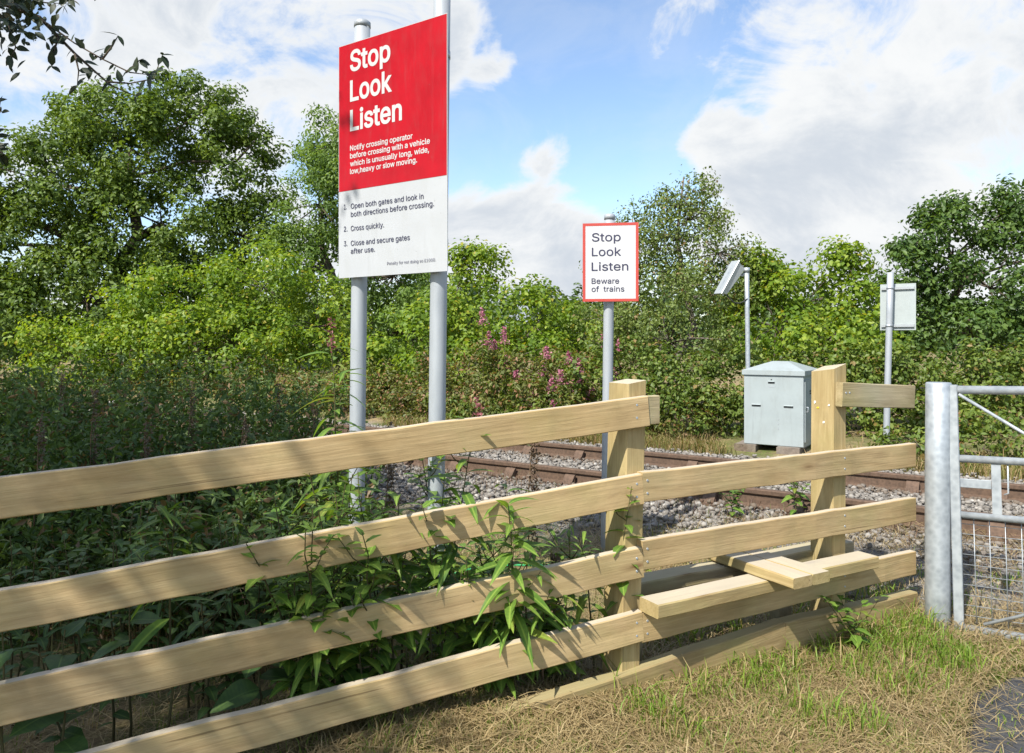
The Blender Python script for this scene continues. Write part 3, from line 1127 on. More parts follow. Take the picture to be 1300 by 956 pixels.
def build_big_sign():
    xr = -TD                                        # left to right along the board
    base = Vector((-0.62, 4.05, gz(-0.62, 4.05)))
    s = thing('level_crossing_sign', 'large red and white Stop Look Listen notice on two grey posts', 'sign', base)
    BL, BR = Vector((-0.9747, 4.209, 0)), Vector((-0.3254, 3.771, 0))
    W, H, ZT = (BR - BL).length, 1.302, 3.207
    lean = Vector((0.030, -0.004, 0))
    for (px0, px1, Y, top) in ((450.0, 460.0, 4.235, 3.345), (550.5, 562, 3.915, 3.62)):
        b = zed(Vector(((px0 - CX) / F * Y, Y, 0)), 0)
        b.z = gz(b.x, b.y) - 0.3
        t = Vector(((px1 - CX) / F * Y, Y, top))
        lo = b.lerp(t, 0)
        mb = MB()
        lean_post(mb, lo - base, t - base, 0.0445, 24)
        o = mb.build('post', M['pole'], s)
        cp = MB()
        cp.tube([t - base + Vector((0, 0, -0.02)), t - base + Vector((0, 0, 0.008)), t - base + Vector((0, 0, 0.022))], [0.047, 0.047, 0.03], 20)
        cp.build('post_cap', M['pole'], s)
        for zc in (ZT - 0.16, ZT - 1.14):
            cl = MB()
            k = (zc - lo.z) / (t.z - lo.z)
            c = lo.lerp(t, k) - base
            cl.tube([c + Vector((0, 0, -0.018)), c + Vector((0, 0, 0.018))], 0.0475, 20)
            cl.build('clamp', M['galv'], s)
    Bx = frame_matrix(xr.normalized())
    Bx.translation = zed(BL, ZT) - base
    rails = MB()
    for zc in (-0.16, -1.14):
        rails.box((0.03, 0.0045, zc - 0.02), (W - 0.03, 0.018, zc + 0.02))
    o = rails.build('back_channel', M['aluminium'], s)
    o.matrix_local = Bx
    bd = MB()
    bd.box((0, 0, -H), (W, 0.004, 0))
    o = bd.build('board', M['white'], s)
    o.matrix_local = Bx
    rp = MB()
    rp.box((0.004, -0.0012, -0.628 * H), (W - 0.004, -0.0002, -0.004))
    r = rp.build('red_panel', M['red'], s)
    r.matrix_local = Bx
    # lines of text: (words, left u, baseline v, right u, cap height, colour, weight); u,v as fractions of the board
    T = [('Stop', .118, .1210, .505, .0840, 'white_text', .020), ('Look', .118, .2480, .520, .0840, 'white_text', .020),
         ('Listen', .118, .3740, .610, .0840, 'white_text', .020),
         ('Notify crossing operator', .118, .4600, .705, .0215, 'white_text', .016),
         ('before crossing with a vehicle', .118, .4930, .855, .0215, 'white_text', .016),
         ('which is unusually long, wide,', .118, .5265, .848, .0215, 'white_text', .016),
         ('low,heavy or slow moving.', .118, .5590, .745, .0215, 'white_text', .016),
         ('1.', .055, .7060, .085, .0215, 'dark_text', .004), ('Open both gates and look in', .125, .7070, .800, .0215, 'dark_text', .004),
         ('both directions before crossing.', .125, .7420, .890, .0215, 'dark_text', .004),
         ('2.', .055, .8010, .090, .0215, 'dark_text', .004), ('Cross quickly.', .125, .8020, .445, .0215, 'dark_text', .004),
         ('3.', .055, .8640, .090, .0215, 'dark_text', .004), ('Close and secure gates', .125, .8650, .680, .0215, 'dark_text', .004),
         ('after use.', .125, .8990, .360, .0215, 'dark_text', .004),
         ('Penalty for not doing so £1000.', .475, .9590, .905, .0125, 'grey_text', .0)]
    for (w, u0, v, u1, hc, mt, wt) in T:
        o = text(s, w, M[mt], Bx, u0 * W, -v * H, hc * H, (u1 - u0) * W, wt, proud=0.0024)
    return s


def build_small_sign():
    Y = 5.55
    base = P(768.5, 690, Y)
    base.z = gz(base.x, base.y)
    s = thing('warning_sign', 'small white Stop Look Listen Beware of trains sign with red border', 'sign', base)
    top = P(774, 274, Y)
    mb = MB()
    lo = Vector((0, 0, -0.3))
    lean_post(mb, lo, top - base, 0.038, 20)
    mb.build('post', M['pole'], s)
    cp = MB()
    tt = top - base
    cp.tube([tt + Vector((0, 0, -0.03)), tt + Vector((0, 0, 0.006)), tt + Vector((0, 0, 0.012))], [0.0405, 0.0405, 0.03], 20)
    cp.build('post_cap', M['pole'], s)
    xr = Vector((0.989, -0.148, 0)).normalized()
    nf = Vector((xr.y, -xr.x, 0))
    tl = P(740.2, 285, Y) + nf * 0.045
    W, H = 0.405, 0.575
    Bx = frame_matrix(xr, Vector((0.012, 0, 1)).normalized())
    x = xr
    z = (Vector((0.012, 0, 1)) - x * x.dot(Vector((0.012, 0, 1)))).normalized()
    Bx = Matrix((x, z.cross(x), z)).transposed().to_4x4()
    Bx.translation = tl - base
    ob = MB()
    ob.bevbox((0, 0, -H), (W, 0.004, 0), 0.001)
    o = ob.build('board', M['bright_white'], s)
    o.matrix_local = Bx
    e = 0.020
    for (a, b) in (((0, -e), (W, 0)), ((0, -H), (W, -H + e)), ((0, -H + e), (e, -e)), ((W - e, -H + e), (W, -e))):
        br = MB()
        br.box((a[0], -0.0012, a[1]), (b[0], -0.0002, b[1]))
        o = br.build('border', M['coral'], s)
        o.matrix_local = Bx
    for zc in (-0.10, -0.47):
        cl = MB()
        cl.box((0.06, 0.0045, zc - 0.018), (W - 0.06, 0.016, zc + 0.018))
        o = cl.build('back_channel', M['aluminium'], s)
        o.matrix_local = Bx
    for (w, u0, v, u1, hc) in (('Stop', .165, .232, .682, .105), ('Look', .165, .418, .690, .105), ('Listen', .160, .606, .818, .105),
                               ('Beware', .160, .772, .655, .068), ('of  trains', .160, .874, .748, .068)):
        text(s, w, M['dark_text'], Bx, u0 * W, -v * H, hc * H, (u1 - u0) * W, 0.006, proud=0.0024)


def build_back_sign():
    Y = 9.25
    base = P(1124, 570, Y)
    base.z = gz(base.x, base.y)
    s = thing('reversed_sign', 'grey back of a sign on a slim post by the bramble bank', 'sign', base)
    top = P(1130.5, 346, Y) - base
    mb = MB()
    lean_post(mb, Vector((0, 0, -0.3)), top, 0.038, 16)
    mb.build('post', M['pole'], s)
    xr = Vector((0.80, -0.60, 0)).normalized()
    x = xr
    z = Vector((0.025, 0, 1)).normalized()
    z = (z - x * x.dot(z)).normalized()
    y = z.cross(x)
    Bx = Matrix((x, y, z)).transposed().to_4x4()
    Bx.translation = P(1119.5, 361, Y + 0.12) - base + Vector((0, 0.04, 0))
    W, H = 0.40, 0.575
    bd = MB()
    bd.bevbox((0, 0, -H), (W, 0.004, 0), 0.001)
    o = bd.build('board', M['sign_back'], s)
    o.matrix_local = Bx
    for zc in (-0.055, -0.52):
        cl = MB()
        cl.box((0.015, -0.025, zc - 0.016), (W - 0.015, -0.0005, zc + 0.016))
        o = cl.build('back_channel', M['aluminium'], s)
        o.matrix_local = Bx
        k = (zc + Bx.translation.z) / top.z
        c = top * k
        r = MB()
        r.tube([c + Vector((0, 0, -0.014)), c + Vector((0, 0, 0.014))], 0.041, 16)
        r.build('clamp', M['galv'], s)


build_big_sign()
build_small_sign()
build_back_sign()

# ------------------------------------------------------------------ cabinet, lamp pole, gate


def build_cabinet():
    xr = -TD
    yb = TN
    R_ = Vector((3.622, 9.30, 0.226))
    W, D, H = 0.735, 0.80, 0.90
    O = R_ - xr * W
    base = zed(O + xr * W / 2 + yb * D / 2, 0.105)
    s = thing('equipment_cabinet', 'pale grey metal trackside cabinet with a shallow hipped lid', 'cabinet', O)
    Bx = frame_matrix(xr)
    s.matrix_world = Matrix.Translation(O) @ Bx
    b = MB()
    b.bevbox((0, 0, 0), (W, D, H), 0.008)
    b.build('body', M['cabinet'], s)
    l = MB()
    e = 0.022
    z0, z1, z2 = H - 0.004, H + 0.055, H + 0.165
    v = [(-e, -e, z0), (W + e, -e, z0), (W + e, D + e, z0), (-e, D + e, z0), (-e, -e, z1), (W + e, -e, z1), (W + e, D + e, z1), (-e, D + e, z1),
         (W * .36, D * .40, z2), (W * .64, D * .40, z2), (W * .64, D * .60, z2), (W * .36, D * .60, z2)]
    l.add(v, [(0, 3, 2, 1), (0, 1, 5, 4), (1, 2, 6, 5), (2, 3, 7, 6), (3, 0, 4, 7), (4, 5, 9, 8), (5, 6, 10, 9), (6, 7, 11, 10), (7, 4, 8, 11), (8, 9, 10, 11)])
    l.build('lid', M['cabinet'], s)
    d = MB()
    d.bevbox((W + 0.001, 0.05, 0.06), (W + 0.012, D - 0.05, H - 0.06), 0.003)
    dr = d.build('door', M['cabinet'], s)
    h = MB()
    h.tube([(W + 0.012, 0.09, 0.44), (W + 0.035, 0.09, 0.44), (W + 0.035, 0.09, 0.50), (W + 0.012, 0.09, 0.50)], 0.007, 8)
    h.build('handle', M['galv'], dr)
    for (y, z) in ((0.42, 0.66), (0.42, 0.69)):
        g = MB()
        g.box((W + 0.0125, y - 0.14, z - 0.01), (W + 0.0135, y + 0.14, z + 0.01))
        g.build('vent_slot', M['black'], dr)
    for (x, z, w) in ((0.155, 0.50, 0.115), (0.555, 0.50, 0.115), (0.345, 0.80, 0.082)):
        g = MB()
        g.box((x - w / 2, -0.0015, z - 0.014), (x + w / 2, -0.0005, z + 0.014))
        vn = g.build('vent', M['black'], s)
        hd = MB()
        hd.add([(x - w / 2, -0.0004, z + 0.022), (x + w / 2, -0.0004, z + 0.022), (x + w / 2, -0.014, z + 0.012), (x - w / 2, -0.014, z + 0.012),
                (x - w / 2, -0.0004, z + 0.016), (x + w / 2, -0.0004, z + 0.016)], [(0, 1, 2, 3), (3, 2, 5, 4), (0, 3, 4), (1, 5, 2)])
        hd.build('hood', M['cabinet'], vn)
    for (x, z) in ((0.345, 0.84), (0.43, 0.34), (0.43, 0.28), (0.43, 0.22)):
        g = MB()
        g.tube([(x, 0.0, z), (x, -0.004, z)], 0.008, 8)
        g.build('screw', M['black'] if z > 0.8 else M['aluminium'], s)
    pl = MB()
    pl.box((0.31, -0.0015, 0.74), (0.385, -0.0005, 0.755))
    pl.build('name_plate', M['aluminium'], s)
    for i, (x0, x1, z) in enumerate(((-0.12, 0.16, 0.0), (0.42, 0.70, 0.0))):
        t = MB()
        t.bevbox((-0.05, -x1, -0.165), (D + 0.05, -x0, -0.001), 0.01, None, 5, 0.004)
        o = t.build('timber_block', M['dark_wood'])
        # grain along local x, which lies across the track
        o.matrix_world = Matrix.Translation(O) @ Bx @ Matrix.Rotation(math.pi / 2, 4, 'Z')
        tag(o, 'old timber block under the ' + ('left end of the grey cabinet' if i == 0 else 'door end of the grey cabinet'), 'timber block', 'timber blocks under the cabinet')


def build_lamp():
    Y = 10.4
    base = P(951, 560, Y)
    base.z = gz(base.x, base.y)
    s = thing('lamp_pole', 'slim galvanised pole with a tilted flat grey lamp head behind the cabinet', 'lamp pole', base)
    top = P(948, 341, Y) - base
    mb = MB()
    lean_post(mb, Vector((0, 0, -0.3)), top, 0.032, 16)
    mb.build('pole', M['galv'], s)
    cl = MB()
    cl.tube([top + Vector((0, 0, -0.05)), top + Vector((0, 0, 0.012))], 0.042, 16)
    cl.build('collar', M['galv'], s)
    c = P(925.5, 354, Y) - base
    ax = Vector((0.50, 0.10, 0.88)).normalized()        # along the head, up towards the pole
    out = Vector((-0.90, -0.25, 0.50))
    out = (out - ax * ax.dot(out)).normalized()
    sd = ax.cross(out)
    Bx = Matrix((ax, sd, out)).transposed().to_4x4()
    Bx.translation = c
    hd = MB()
    L2, w2 = 0.25, 0.09
    v = [(-L2, -w2, 0.03), (L2, -w2, 0.03), (L2, w2, 0.03), (-L2, w2, 0.03), (-L2 * .9, -w2 * .7, -0.05), (L2 * .85, -w2 * .7, -0.11), (L2 * .85, w2 * .7, -0.11), (-L2 * .9, w2 * .7, -0.05)]
    hd.add(v, [(0, 1, 2, 3), (7, 6, 5, 4), (0, 4, 5, 1), (1, 5, 6, 2), (2, 6, 7, 3), (3, 7, 4, 0)])
    h = hd.build('lamp_head', M['aluminium'], s)
    h.matrix_local = Bx
    rim = MB()
    rim.bevbox((-L2 - 0.015, -w2 - 0.015, 0.031), (L2 + 0.015, w2 + 0.015, 0.048), 0.005)
    o = rim.build('rim', M['aluminium'], h)
    gl = MB()
    gl.box((-L2 * .8, -0.025, 0.0485), (L2 * .8, 0.015, 0.0495))
    gl.build('strip', M['galv'], h)
    br = MB()
    br.tube([c + ax * 0.12 - out * 0.08, c + ax * 0.15 - out * 0.16, top + Vector((0, 0, -0.015))], 0.022, 10)
    br.build('bracket', M['galv'], s)
    cb = MB()
    pts = [c - ax * 0.2 - out * 0.05]
    q = top + Vector((0, -0.03, -0.42))
    for i in range(1, 9):
        t = i / 8
        pts.append(pts[0].lerp(q, t) + Vector((0, 0, -0.10 * math.sin(math.pi * t))))
    cb.tube(pts, 0.009, 6)
    cb.build('cable', M['cable'], s)


def build_gate():
    gp = Vector((2.475, 4.35, 0))
    g = gz(gp.x, gp.y)
    mb = MB()
    mb.tube([(0, 0, -0.4), (0, 0, 0.2), (0, 0, 0.8), (0.004, 0, 1.306 - g), (0.004, 0, 1.312 - g)], [0.067, 0.067, 0.067, 0.067, 0.062], 32)
    o = mb.build('gate_post', M['galv'])
    o.location = (gp.x, gp.y, g)
    tag(o, 'stout round galvanised gate post beside the fence end', 'gate post')
    d = -TD.copy()
    tilt = math.radians(1.4)
    dx = (d * math.cos(tilt) + Vector((0, 0, math.sin(tilt)))).normalized()
    o0 = gp + d * 0.105
    root = thing('field_gate', 'galvanised tubular field gate with wire mesh across its lower half', 'gate', zed(o0, 0))
    zz = Vector((0, 0, 1))
    zz = (zz - dx * dx.dot(zz)).normalized()
    Bx = Matrix((dx, zz.cross(dx), zz)).transposed().to_4x4()
    Bx.translation = zed(o0, 0)
    root.matrix_world = Bx
    Wg = 3.2
    bars = (1.272, 0.879, 0.558, -0.09)
    for x in (0.0, Wg):
        m2 = MB()
        m2.bevbox((-0.125, -0.025, -0.025), (1.30, 0.025, 0.025), 0.004)
        o = m2.build('stile_bar', M['galv'], root)
        o.matrix_local = Matrix.Translation((x, 0, 0)) @ Matrix.Rotation(-math.pi / 2, 4, 'Y')
    for z, r in zip(bars, (0.024, 0.0215, 0.0195, 0.025)):
        m2 = MB()
        m2.tube([(0.0251, 0, z), (Wg / 2, 0, z), (Wg - 0.0251, 0, z)], r, 20)
        m2.build('bar', M['galv'], root)
    m2 = MB()
    m2.tube([(0.03, -0.012, 1.248), (Wg / 2, -0.012, 0.16)], 0.009, 10)
    m2.build('brace', M['galv'], root)
    m2 = MB()
    m2.tube([(0.12, 0.014, -0.055), (Wg / 2, 0.014, 0.62)], 0.009, 10)
    m2.build('brace', M['galv'], root)
    # latch bar and upright between the second and third bars
    m2 = MB()
    m2.bevbox((0.026, -0.004, 0.715), (0.175, 0.004, 0.765), 0.002)
    m2.build('latch_bar', M['galv'], root)
    m2 = MB()
    m2.box((0.177, -0.006, 0.577), (0.222, 0.006, 0.858))
    m2.build('latch_upright', M['galv'], root)
    m2 = MB()
    m2.tube([(0.255, 0, 0.857), (0.255, 0, 0.70), (0.235, 0, 0.69)], 0.005, 6)
    m2.build('latch_rod', M['galv'], root)
    wv = MB()
    wv.tube([(0, 0, -0.06), (0, 0, 0.539)], 0.0022, 5)
    wvm = wv.mesh('wire')
    wvm.materials.append(M['galv'])
    n = int((Wg - 0.1) / 0.075)
    for i in range(n):
        o = link('wire', wvm, None, root)
        o.location = (0.085 + i * 0.075, 0.022, 0)
    wh = MB()
    wh.tube([(0.026, 0, 0), (Wg - 0.026, 0, 0)], 0.0022, 5)
    whm = wh.mesh('wire')
    whm.materials.append(M['galv'])
    for i in range(10):
        o = link('wire', whm, None, root)
        o.location = (0, 0.0265, -0.02 + i * 0.058)


def build_small_things():
    b = P(1215, 562, 9.6)
    g = gz(b.x, b.y)
    m2 = MB()
    m2.bevbox((-0.2, -0.045, -0.012), (0.46, 0.045, 0.012), 0.003)
    o = m2.build('rusty_post', M['rust_bright'])
    o.matrix_world = Matrix.Translation((b.x, b.y, g)) @ Matrix.Rotation(-math.pi / 2, 4, 'Y') @ Matrix.Rotation(math.pi / 2, 4, 'X')
    tag(o, 'short rusty steel plate post standing in grass beyond the track', 'post')
    m2 = MB()
    pts = []
    for i in range(14):
        t = i / 13
        x, y = -0.5 + t * 1.35, 5.05 + 0.35 * t + 0.05 * math.sin(t * 9)
        pts.append((x, y, gz(x, y) + 0.04 + 0.02 * math.sin(t * 6)))
    m2.tube(pts, 0.008, 6)
    o = m2.build('green_rope', M['green_rope'])
    tag(o, 'thin green rope lying on the ground near the small sign post', 'rope')


build_cabinet()
build_lamp()
build_gate()
build_small_things()

# ------------------------------------------------------------------ foliage


def nrm(v):
    return v / np.maximum(np.linalg.norm(v, axis=-1, keepdims=True), 1e-9)


def leaf_geo(pos, normal, size, width, r, droop=0.25, hexa=False, curl=0.12):
    K = len(pos)
    t = r.normal(size=(K, 3))
    d = nrm(t - (t * normal).sum(-1, keepdims=True) * normal)
    d[:, 2] -= droop
    d = nrm(d)
    s = nrm(np.cross(d, normal))
    n2 = np.cross(s, d)
    L = size[:, None]
    W = L * width * r.uniform(0.75, 1.2, (K, 1))
    fold = L * 0.12
    if hexa:
        v = np.stack([pos, pos + d * L * .3 + s * W * .46 + n2 * fold, pos + d * L * .68 + s * W * .40 + n2 * fold * .6, pos + d * L - n2 * L * curl,
                      pos + d * L * .68 - s * W * .40 + n2 * fold * .6, pos + d * L * .3 - s * W * .46 + n2 * fold], 1)
        f = np.array([(0, 1, 2, 3), (0, 3, 4, 5)])
    else:
        v = np.stack([pos, pos + d * L * .5 + s * W * .5 + n2 * fold, pos + d * L - n2 * L * curl, pos + d * L * .5 - s * W * .5 + n2 * fold], 1)
        f = np.array([(0, 1, 2), (0, 2, 3)])
    k = v.shape[1]
    F_ = (f[None] + (np.arange(K) * k)[:, None, None]).reshape(-1, f.shape[1])
    return v.reshape(-1, 3), F_, k


def clusters(lobes, per_m2, r, inner=0.55, cl=(0.3, 0.55)):
    """lobes: (centre, radii) ellipsoids -> cluster centres, outward, radii"""
    C, O, R = [], [], []
    for c, rad in lobes:
        rad = np.array(rad)
        area = 4 * math.pi * (((rad[0] * rad[1]) ** 1.6 + (rad[0] * rad[2]) ** 1.6 + (rad[1] * rad[2]) ** 1.6) / 3) ** (1 / 1.6)
        k = max(3, int(area * per_m2))
        u = nrm(r.normal(size=(k, 3)))
        s = inner + (1.04 - inner) * r.uniform(0, 1, (k, 1)) ** 0.55
        C.append(np.array(c) + u * rad * s)
        O.append(u)
        R.append(r.uniform(cl[0], cl[1], k))
    return np.concatenate(C), np.concatenate(O), np.concatenate(R)


def crown(name, lobes, mat, leaf, r, per_m2=1.6, per_cluster=46, width=0.62, inner=0.5, cl=(0.3, 0.55), flat=0.75, hexa=False, up=0.7, droop=0.25, parent=None, base=None, floor=None):
    C, O, R = clusters(lobes, per_m2, r, inner, cl)
    if floor is not None:
        gy = ground(C[:, 0], C[:, 1]) + floor
        C[:, 2] = np.maximum(C[:, 2], gy)
    K = len(C)
    idx = np.repeat(np.arange(K), np.maximum(4, (per_cluster * r.uniform(0.6, 1.4, K)).astype(int)))
    u_ = nrm(r.normal(size=(len(idx), 3)))
    off = u_ * (0.25 + 0.8 * r.uniform(0, 1, (len(idx), 1)) ** 0.6)
    off[:, 2] *= flat
    pos = C[idx] + off * R[idx][:, None]
    if floor is not None:
        pos[:, 2] = np.maximum(pos[:, 2], ground(pos[:, 0], pos[:, 1]) + 0.02)
    n = nrm(u_ * 0.75 + O[idx] * 0.3 + np.array([0, 0, up * 0.8]) + r.normal(size=(len(idx), 3)) * 0.42)
    size = leaf * r.uniform(0.65, 1.3, len(idx))
    if base is not None:
        pos = pos - np.array(base)
    v, f, k = leaf_geo(pos, n, size, width, r, droop, hexa)
    tint = np.stack([r.uniform(0, 1, len(idx)), r.uniform(0, 1, K)[idx], r.uniform(0, 1, len(idx))], -1)
    o = link(name, mesh_np(name, v, f, np.repeat(tint, k, 0)), mat, parent)
    return o, C


def tree(name, label, cat, basepx, lobes_px, mat, leaf, seed, trunk_r=0.2, bark='bark', trunk_to=None, depth=0.8, group=None, twigs=60, limbs=True, sprigs=4, **kw):
    """lobes_px: (px, py, Y, rx_px, rz_px); trunk foot at basepx = (px, Y)"""
    r = np.random.default_rng(seed)
    bx, by = (basepx[0] - CX) / F * basepx[1], basepx[1]
    base = Vector((bx, by, gz(bx, by)))
    root = thing(name, label, cat, base, group)
    lobes = []
    for (px, py, Y, rx, rz) in lobes_px:
        c = P(px, py, Y)
        a, b = rx / F * Y, rz / F * Y
        lobes.append((tuple(c), (a, max(a, b) * depth, b)))
    main = list(lobes)
    for c, rad in main:
        for _ in range(sprigs):
            u = nrm(r.normal(size=3) + np.array([0, 0, 0.55]))
            k = r.uniform(0.12, 0.26)
            lobes.append((tuple(np.array(c) + u * np.array(rad) * r.uniform(0.98, 1.16)), tuple(np.array(rad) * k)))
    o, C = crown('crown', lobes, mat, leaf, r, parent=root, base=base, **kw)
    tr = MB()
    top = Vector(trunk_to) if trunk_to else Vector(lobes[0][0])
    pts, rad = [], []
    rr = random.Random(seed)
    for i in range(9):
        t = i / 8
        p = base.lerp(top, t)
        w = 0.12 * (top - base).length * math.sin(math.pi * t) * 0.4
        pts.append(p + Vector((rr.uniform(-w, w), rr.uniform(-w, w), 0)) - base - (Vector((0, 0, 0.15)) if i == 0 else Vector()))
        rad.append(trunk_r * (1.25 - 1.05 * t) if i else trunk_r * 1.5)
    tr.tube(pts, rad, 10)
    tr.build('trunk', M[bark], root)
    if limbs:
        lm = MB()
        for c, _ in main:
            c = Vector(c) - base
            k = min(range(1, 8), key=lambda q: (pts[q] - c).length + 0.6 * max(0, pts[q].z - c.z))
            s = pts[k]
            mid = s.lerp(c, 0.5) + Vector((rr.uniform(-.2, .2), rr.uniform(-.2, .2), 0.08 * (c - s).length))
            lm.tube([s, mid, c], [rad[k] * 0.6, rad[k] * 0.4, rad[k] * 0.16 + 0.006], 7)
        cc = [Vector(x) - base for x in C[r.permutation(len(C))[:twigs]]]
        lc = [Vector(c) - base for c, _ in main]
        for q in cc:
            s = min(lc, key=lambda p: (p - q).length)
            mid = s.lerp(q, 0.5) + Vector((rr.uniform(-.1, .1), rr.uniform(-.1, .1), 0.05))
            lm.tube([s, mid, q], [trunk_r * 0.10 + 0.006, trunk_r * 0.06 + 0.004, 0.004], 5)
        lm.build('limbs', M[bark], root)
    return root


tree('oak_tree', 'broad spreading oak tree rising behind the yellow green hedge', 'tree', (160, 27),
     [(165, 190, 26, 105, 70), (245, 150, 26.5, 62, 52), (300, 205, 26, 62, 62), (75, 235, 25, 88, 72), (205, 285, 25.5, 105, 70), (20, 310, 25, 90, 90),
      (315, 300, 26, 52, 55), (110, 380, 25, 110, 75), (-10, 420, 24, 100, 70), (225, 390, 26, 100, 70), (-70, 250, 25, 80, 90), (120, 145, 26, 50, 35), (330, 395, 26, 70, 60)],
     M['oak_leaf'], 0.155, 3, trunk_r=0.35, per_m2=1.55, per_cluster=84, cl=(0.35, 0.75), inner=0.45, hexa=False)
tree('ash_tree', 'light green feathery ash tree beside the oak, partly behind the big sign', 'tree', (440, 25),
     [(405, 260, 24, 52, 62), (430, 185, 24.5, 34, 40), (470, 250, 25, 60, 90), (385, 345, 24, 55, 60), (500, 350, 24, 62, 60), (450, 420, 24, 80, 60), (540, 420, 23.5, 60, 55)],
     M['ash_leaf'], 0.14, 4, trunk_r=0.22, per_m2=1.9, per_cluster=84, width=0.45, cl=(0.3, 0.6), inner=0.45, droop=0.5)
tree('hazel_bush', 'tall yellow green hazel bush in front of the oak', 'bush', (270, 21),
     [(245, 395, 20, 85, 62), (335, 365, 20.5, 72, 60), (170, 425, 20, 75, 55), (405, 415, 20, 55, 62), (300, 440, 19.5, 110, 45), (100, 455, 20, 80, 40)],
     M['hazel_leaf'], 0.115, 5, trunk_r=0.10, per_m2=2.4, per_cluster=62, width=0.75, cl=(0.28, 0.55), inner=0.55, up=0.8, floor=0.3)
tree('hazel_bush', 'yellow green hazel bush between the big sign and the small sign', 'bush', (610, 16.3),
     [(530, 445, 15.5, 62, 50), (600, 405, 16, 62, 52), (680, 415, 15.8, 58, 45), (610, 345, 16.5, 26, 24), (740, 430, 15.8, 48, 48), (640, 460, 15.2, 110, 38), (480, 470, 15.8, 45, 40), (590, 335, 16.5, 16, 18)],
     M['hazel_leaf'], 0.095, 6, trunk_r=0.08, per_m2=3.3, per_cluster=60, width=0.75, cl=(0.22, 0.45), inner=0.55, up=0.8, floor=0.3)
tree('birch_tree', 'airy young birch tree with small leaves behind the small sign', 'tree', (866, 13),
     [(872, 280, 13, 50, 42), (830, 306, 13, 48, 40), (910, 322, 12.8, 44, 48), (795, 345, 13.2, 42, 62), (870, 365, 12.8, 80, 52), (850, 435, 12.6, 105, 48), (775, 410, 13, 52, 52), (930, 380, 13, 40, 50), (858, 262, 13, 26, 20)],
     M['birch_leaf'], 0.058, 8, trunk_r=0.065, bark='birch_bark', trunk_to=tuple(P(868, 225, 13)), per_m2=5.5, per_cluster=62, width=0.6, cl=(0.16, 0.36), inner=0.25, up=0.35, droop=0.5, twigs=170, flat=1.0)
tree('hazel_bush', 'yellow green hazel bush behind the grey cabinet', 'bush', (1030, 13),
     [(985, 415, 12.5, 52, 48), (1045, 378, 12.8, 52, 40), (1092, 408, 12.6, 38, 48), (1040, 440, 12.2, 95, 42), (1065, 338, 12.9, 24, 20), (990, 365, 12.8, 24, 30), (960, 350, 12.8, 14, 22)],
     M['hazel_leaf'], 0.088, 9, trunk_r=0.07, per_m2=4.0, per_cluster=56, width=0.75, cl=(0.2, 0.42), inner=0.55, up=0.8, floor=0.3)
tree('young_oak', 'dark green young oak beside the bramble bank and the reversed sign', 'tree', (1250, 15),
     [(1200, 304, 14.3, 42, 46), (1268, 298, 14.6, 46, 44), (1175, 365, 14.0, 52, 38), (1255, 365, 14.2, 75, 58), (1150, 410, 14, 50, 40), (1235, 425, 13.8, 95, 42), (1330, 330, 14.4, 60, 90), (1330, 420, 14, 80, 60),
      (1192, 268, 14.4, 22, 22), (1280, 265, 14.6, 22, 22), (1155, 322, 14.2, 15, 12)],
     M['dark_oak_leaf'], 0.10, 10, trunk_r=0.12, per_m2=2.9, per_cluster=60, width=0.6, cl=(0.22, 0.45), inner=0.45)

# bramble and rough growth on the far side of the track
BR = [('bramble_bush', 'low bramble bush below the birch tree', (820, 11.8), [(790, 470, 11.6, 70, 34), (850, 485, 11.3, 65, 36), (880, 520, 10.8, 75, 34)]),
      ('bramble_bush', 'bramble bush directly behind the grey cabinet', (985, 11.4), [(960, 480, 11.4, 60, 40), (1040, 480, 11.3, 60, 40), (990, 530, 10.9, 80, 36)]),
      ('bramble_bush', 'bramble bush around the foot of the reversed sign', (1110, 11.2), [(1100, 478, 11.3, 60, 40), (1160, 485, 11.2, 60, 36), (1120, 520, 10.9, 70, 34)]),
      ('bramble_bush', 'bramble bush seen over the top bar of the gate', (1240, 11.2), [(1225, 480, 11.2, 60, 38), (1290, 485, 11.0, 60, 40), (1260, 520, 10.8, 70, 24), (1370, 480, 11, 80, 50)])]
for i, (nm, lb, bp, lo) in enumerate(BR):
    tree(nm, lb, 'bush', bp, lo, M['bramble_leaf'], 0.07, 40 + i, trunk_r=0.02, per_m2=8, per_cluster=46, width=0.7, cl=(0.14, 0.3), inner=0.6, up=0.8, floor=0.08, twigs=14, group='brambles on the bank')
for i, (nm, lb, bp, lo) in enumerate((
        ('rough_bush', 'rough brownish green growth below the hazel between the two signs', (640, 12.8), [(590, 480, 13.2, 60, 34), (660, 485, 12.6, 65, 34), (735, 490, 12.0, 60, 36), (690, 515, 11.6, 80, 24)]),
        ('rough_bush', 'rough brownish green growth at the foot of the hazel beside the oak', (330, 18.5), [(340, 496, 18.5, 70, 26), (410, 496, 17.5, 60, 26), (255, 496, 19.5, 80, 26), (160, 494, 20.5, 80, 24)]),
        ('rough_bush', 'rough brownish green growth seen between the two big sign posts', (500, 14.6), [(470, 490, 15, 55, 26), (530, 495, 14.4, 60, 26), (440, 500, 15.6, 60, 22), (560, 505, 13.4, 60, 20)]))):
    tree(nm, lb, 'bush', bp, lo, M['mixed_leaf'], 0.08, 60 + i, trunk_r=0.02, per_m2=5.5, per_cluster=42, width=0.5, cl=(0.14, 0.32), inner=0.6, up=0.7, floor=0.06, twigs=20, group='rough growth along the far side')


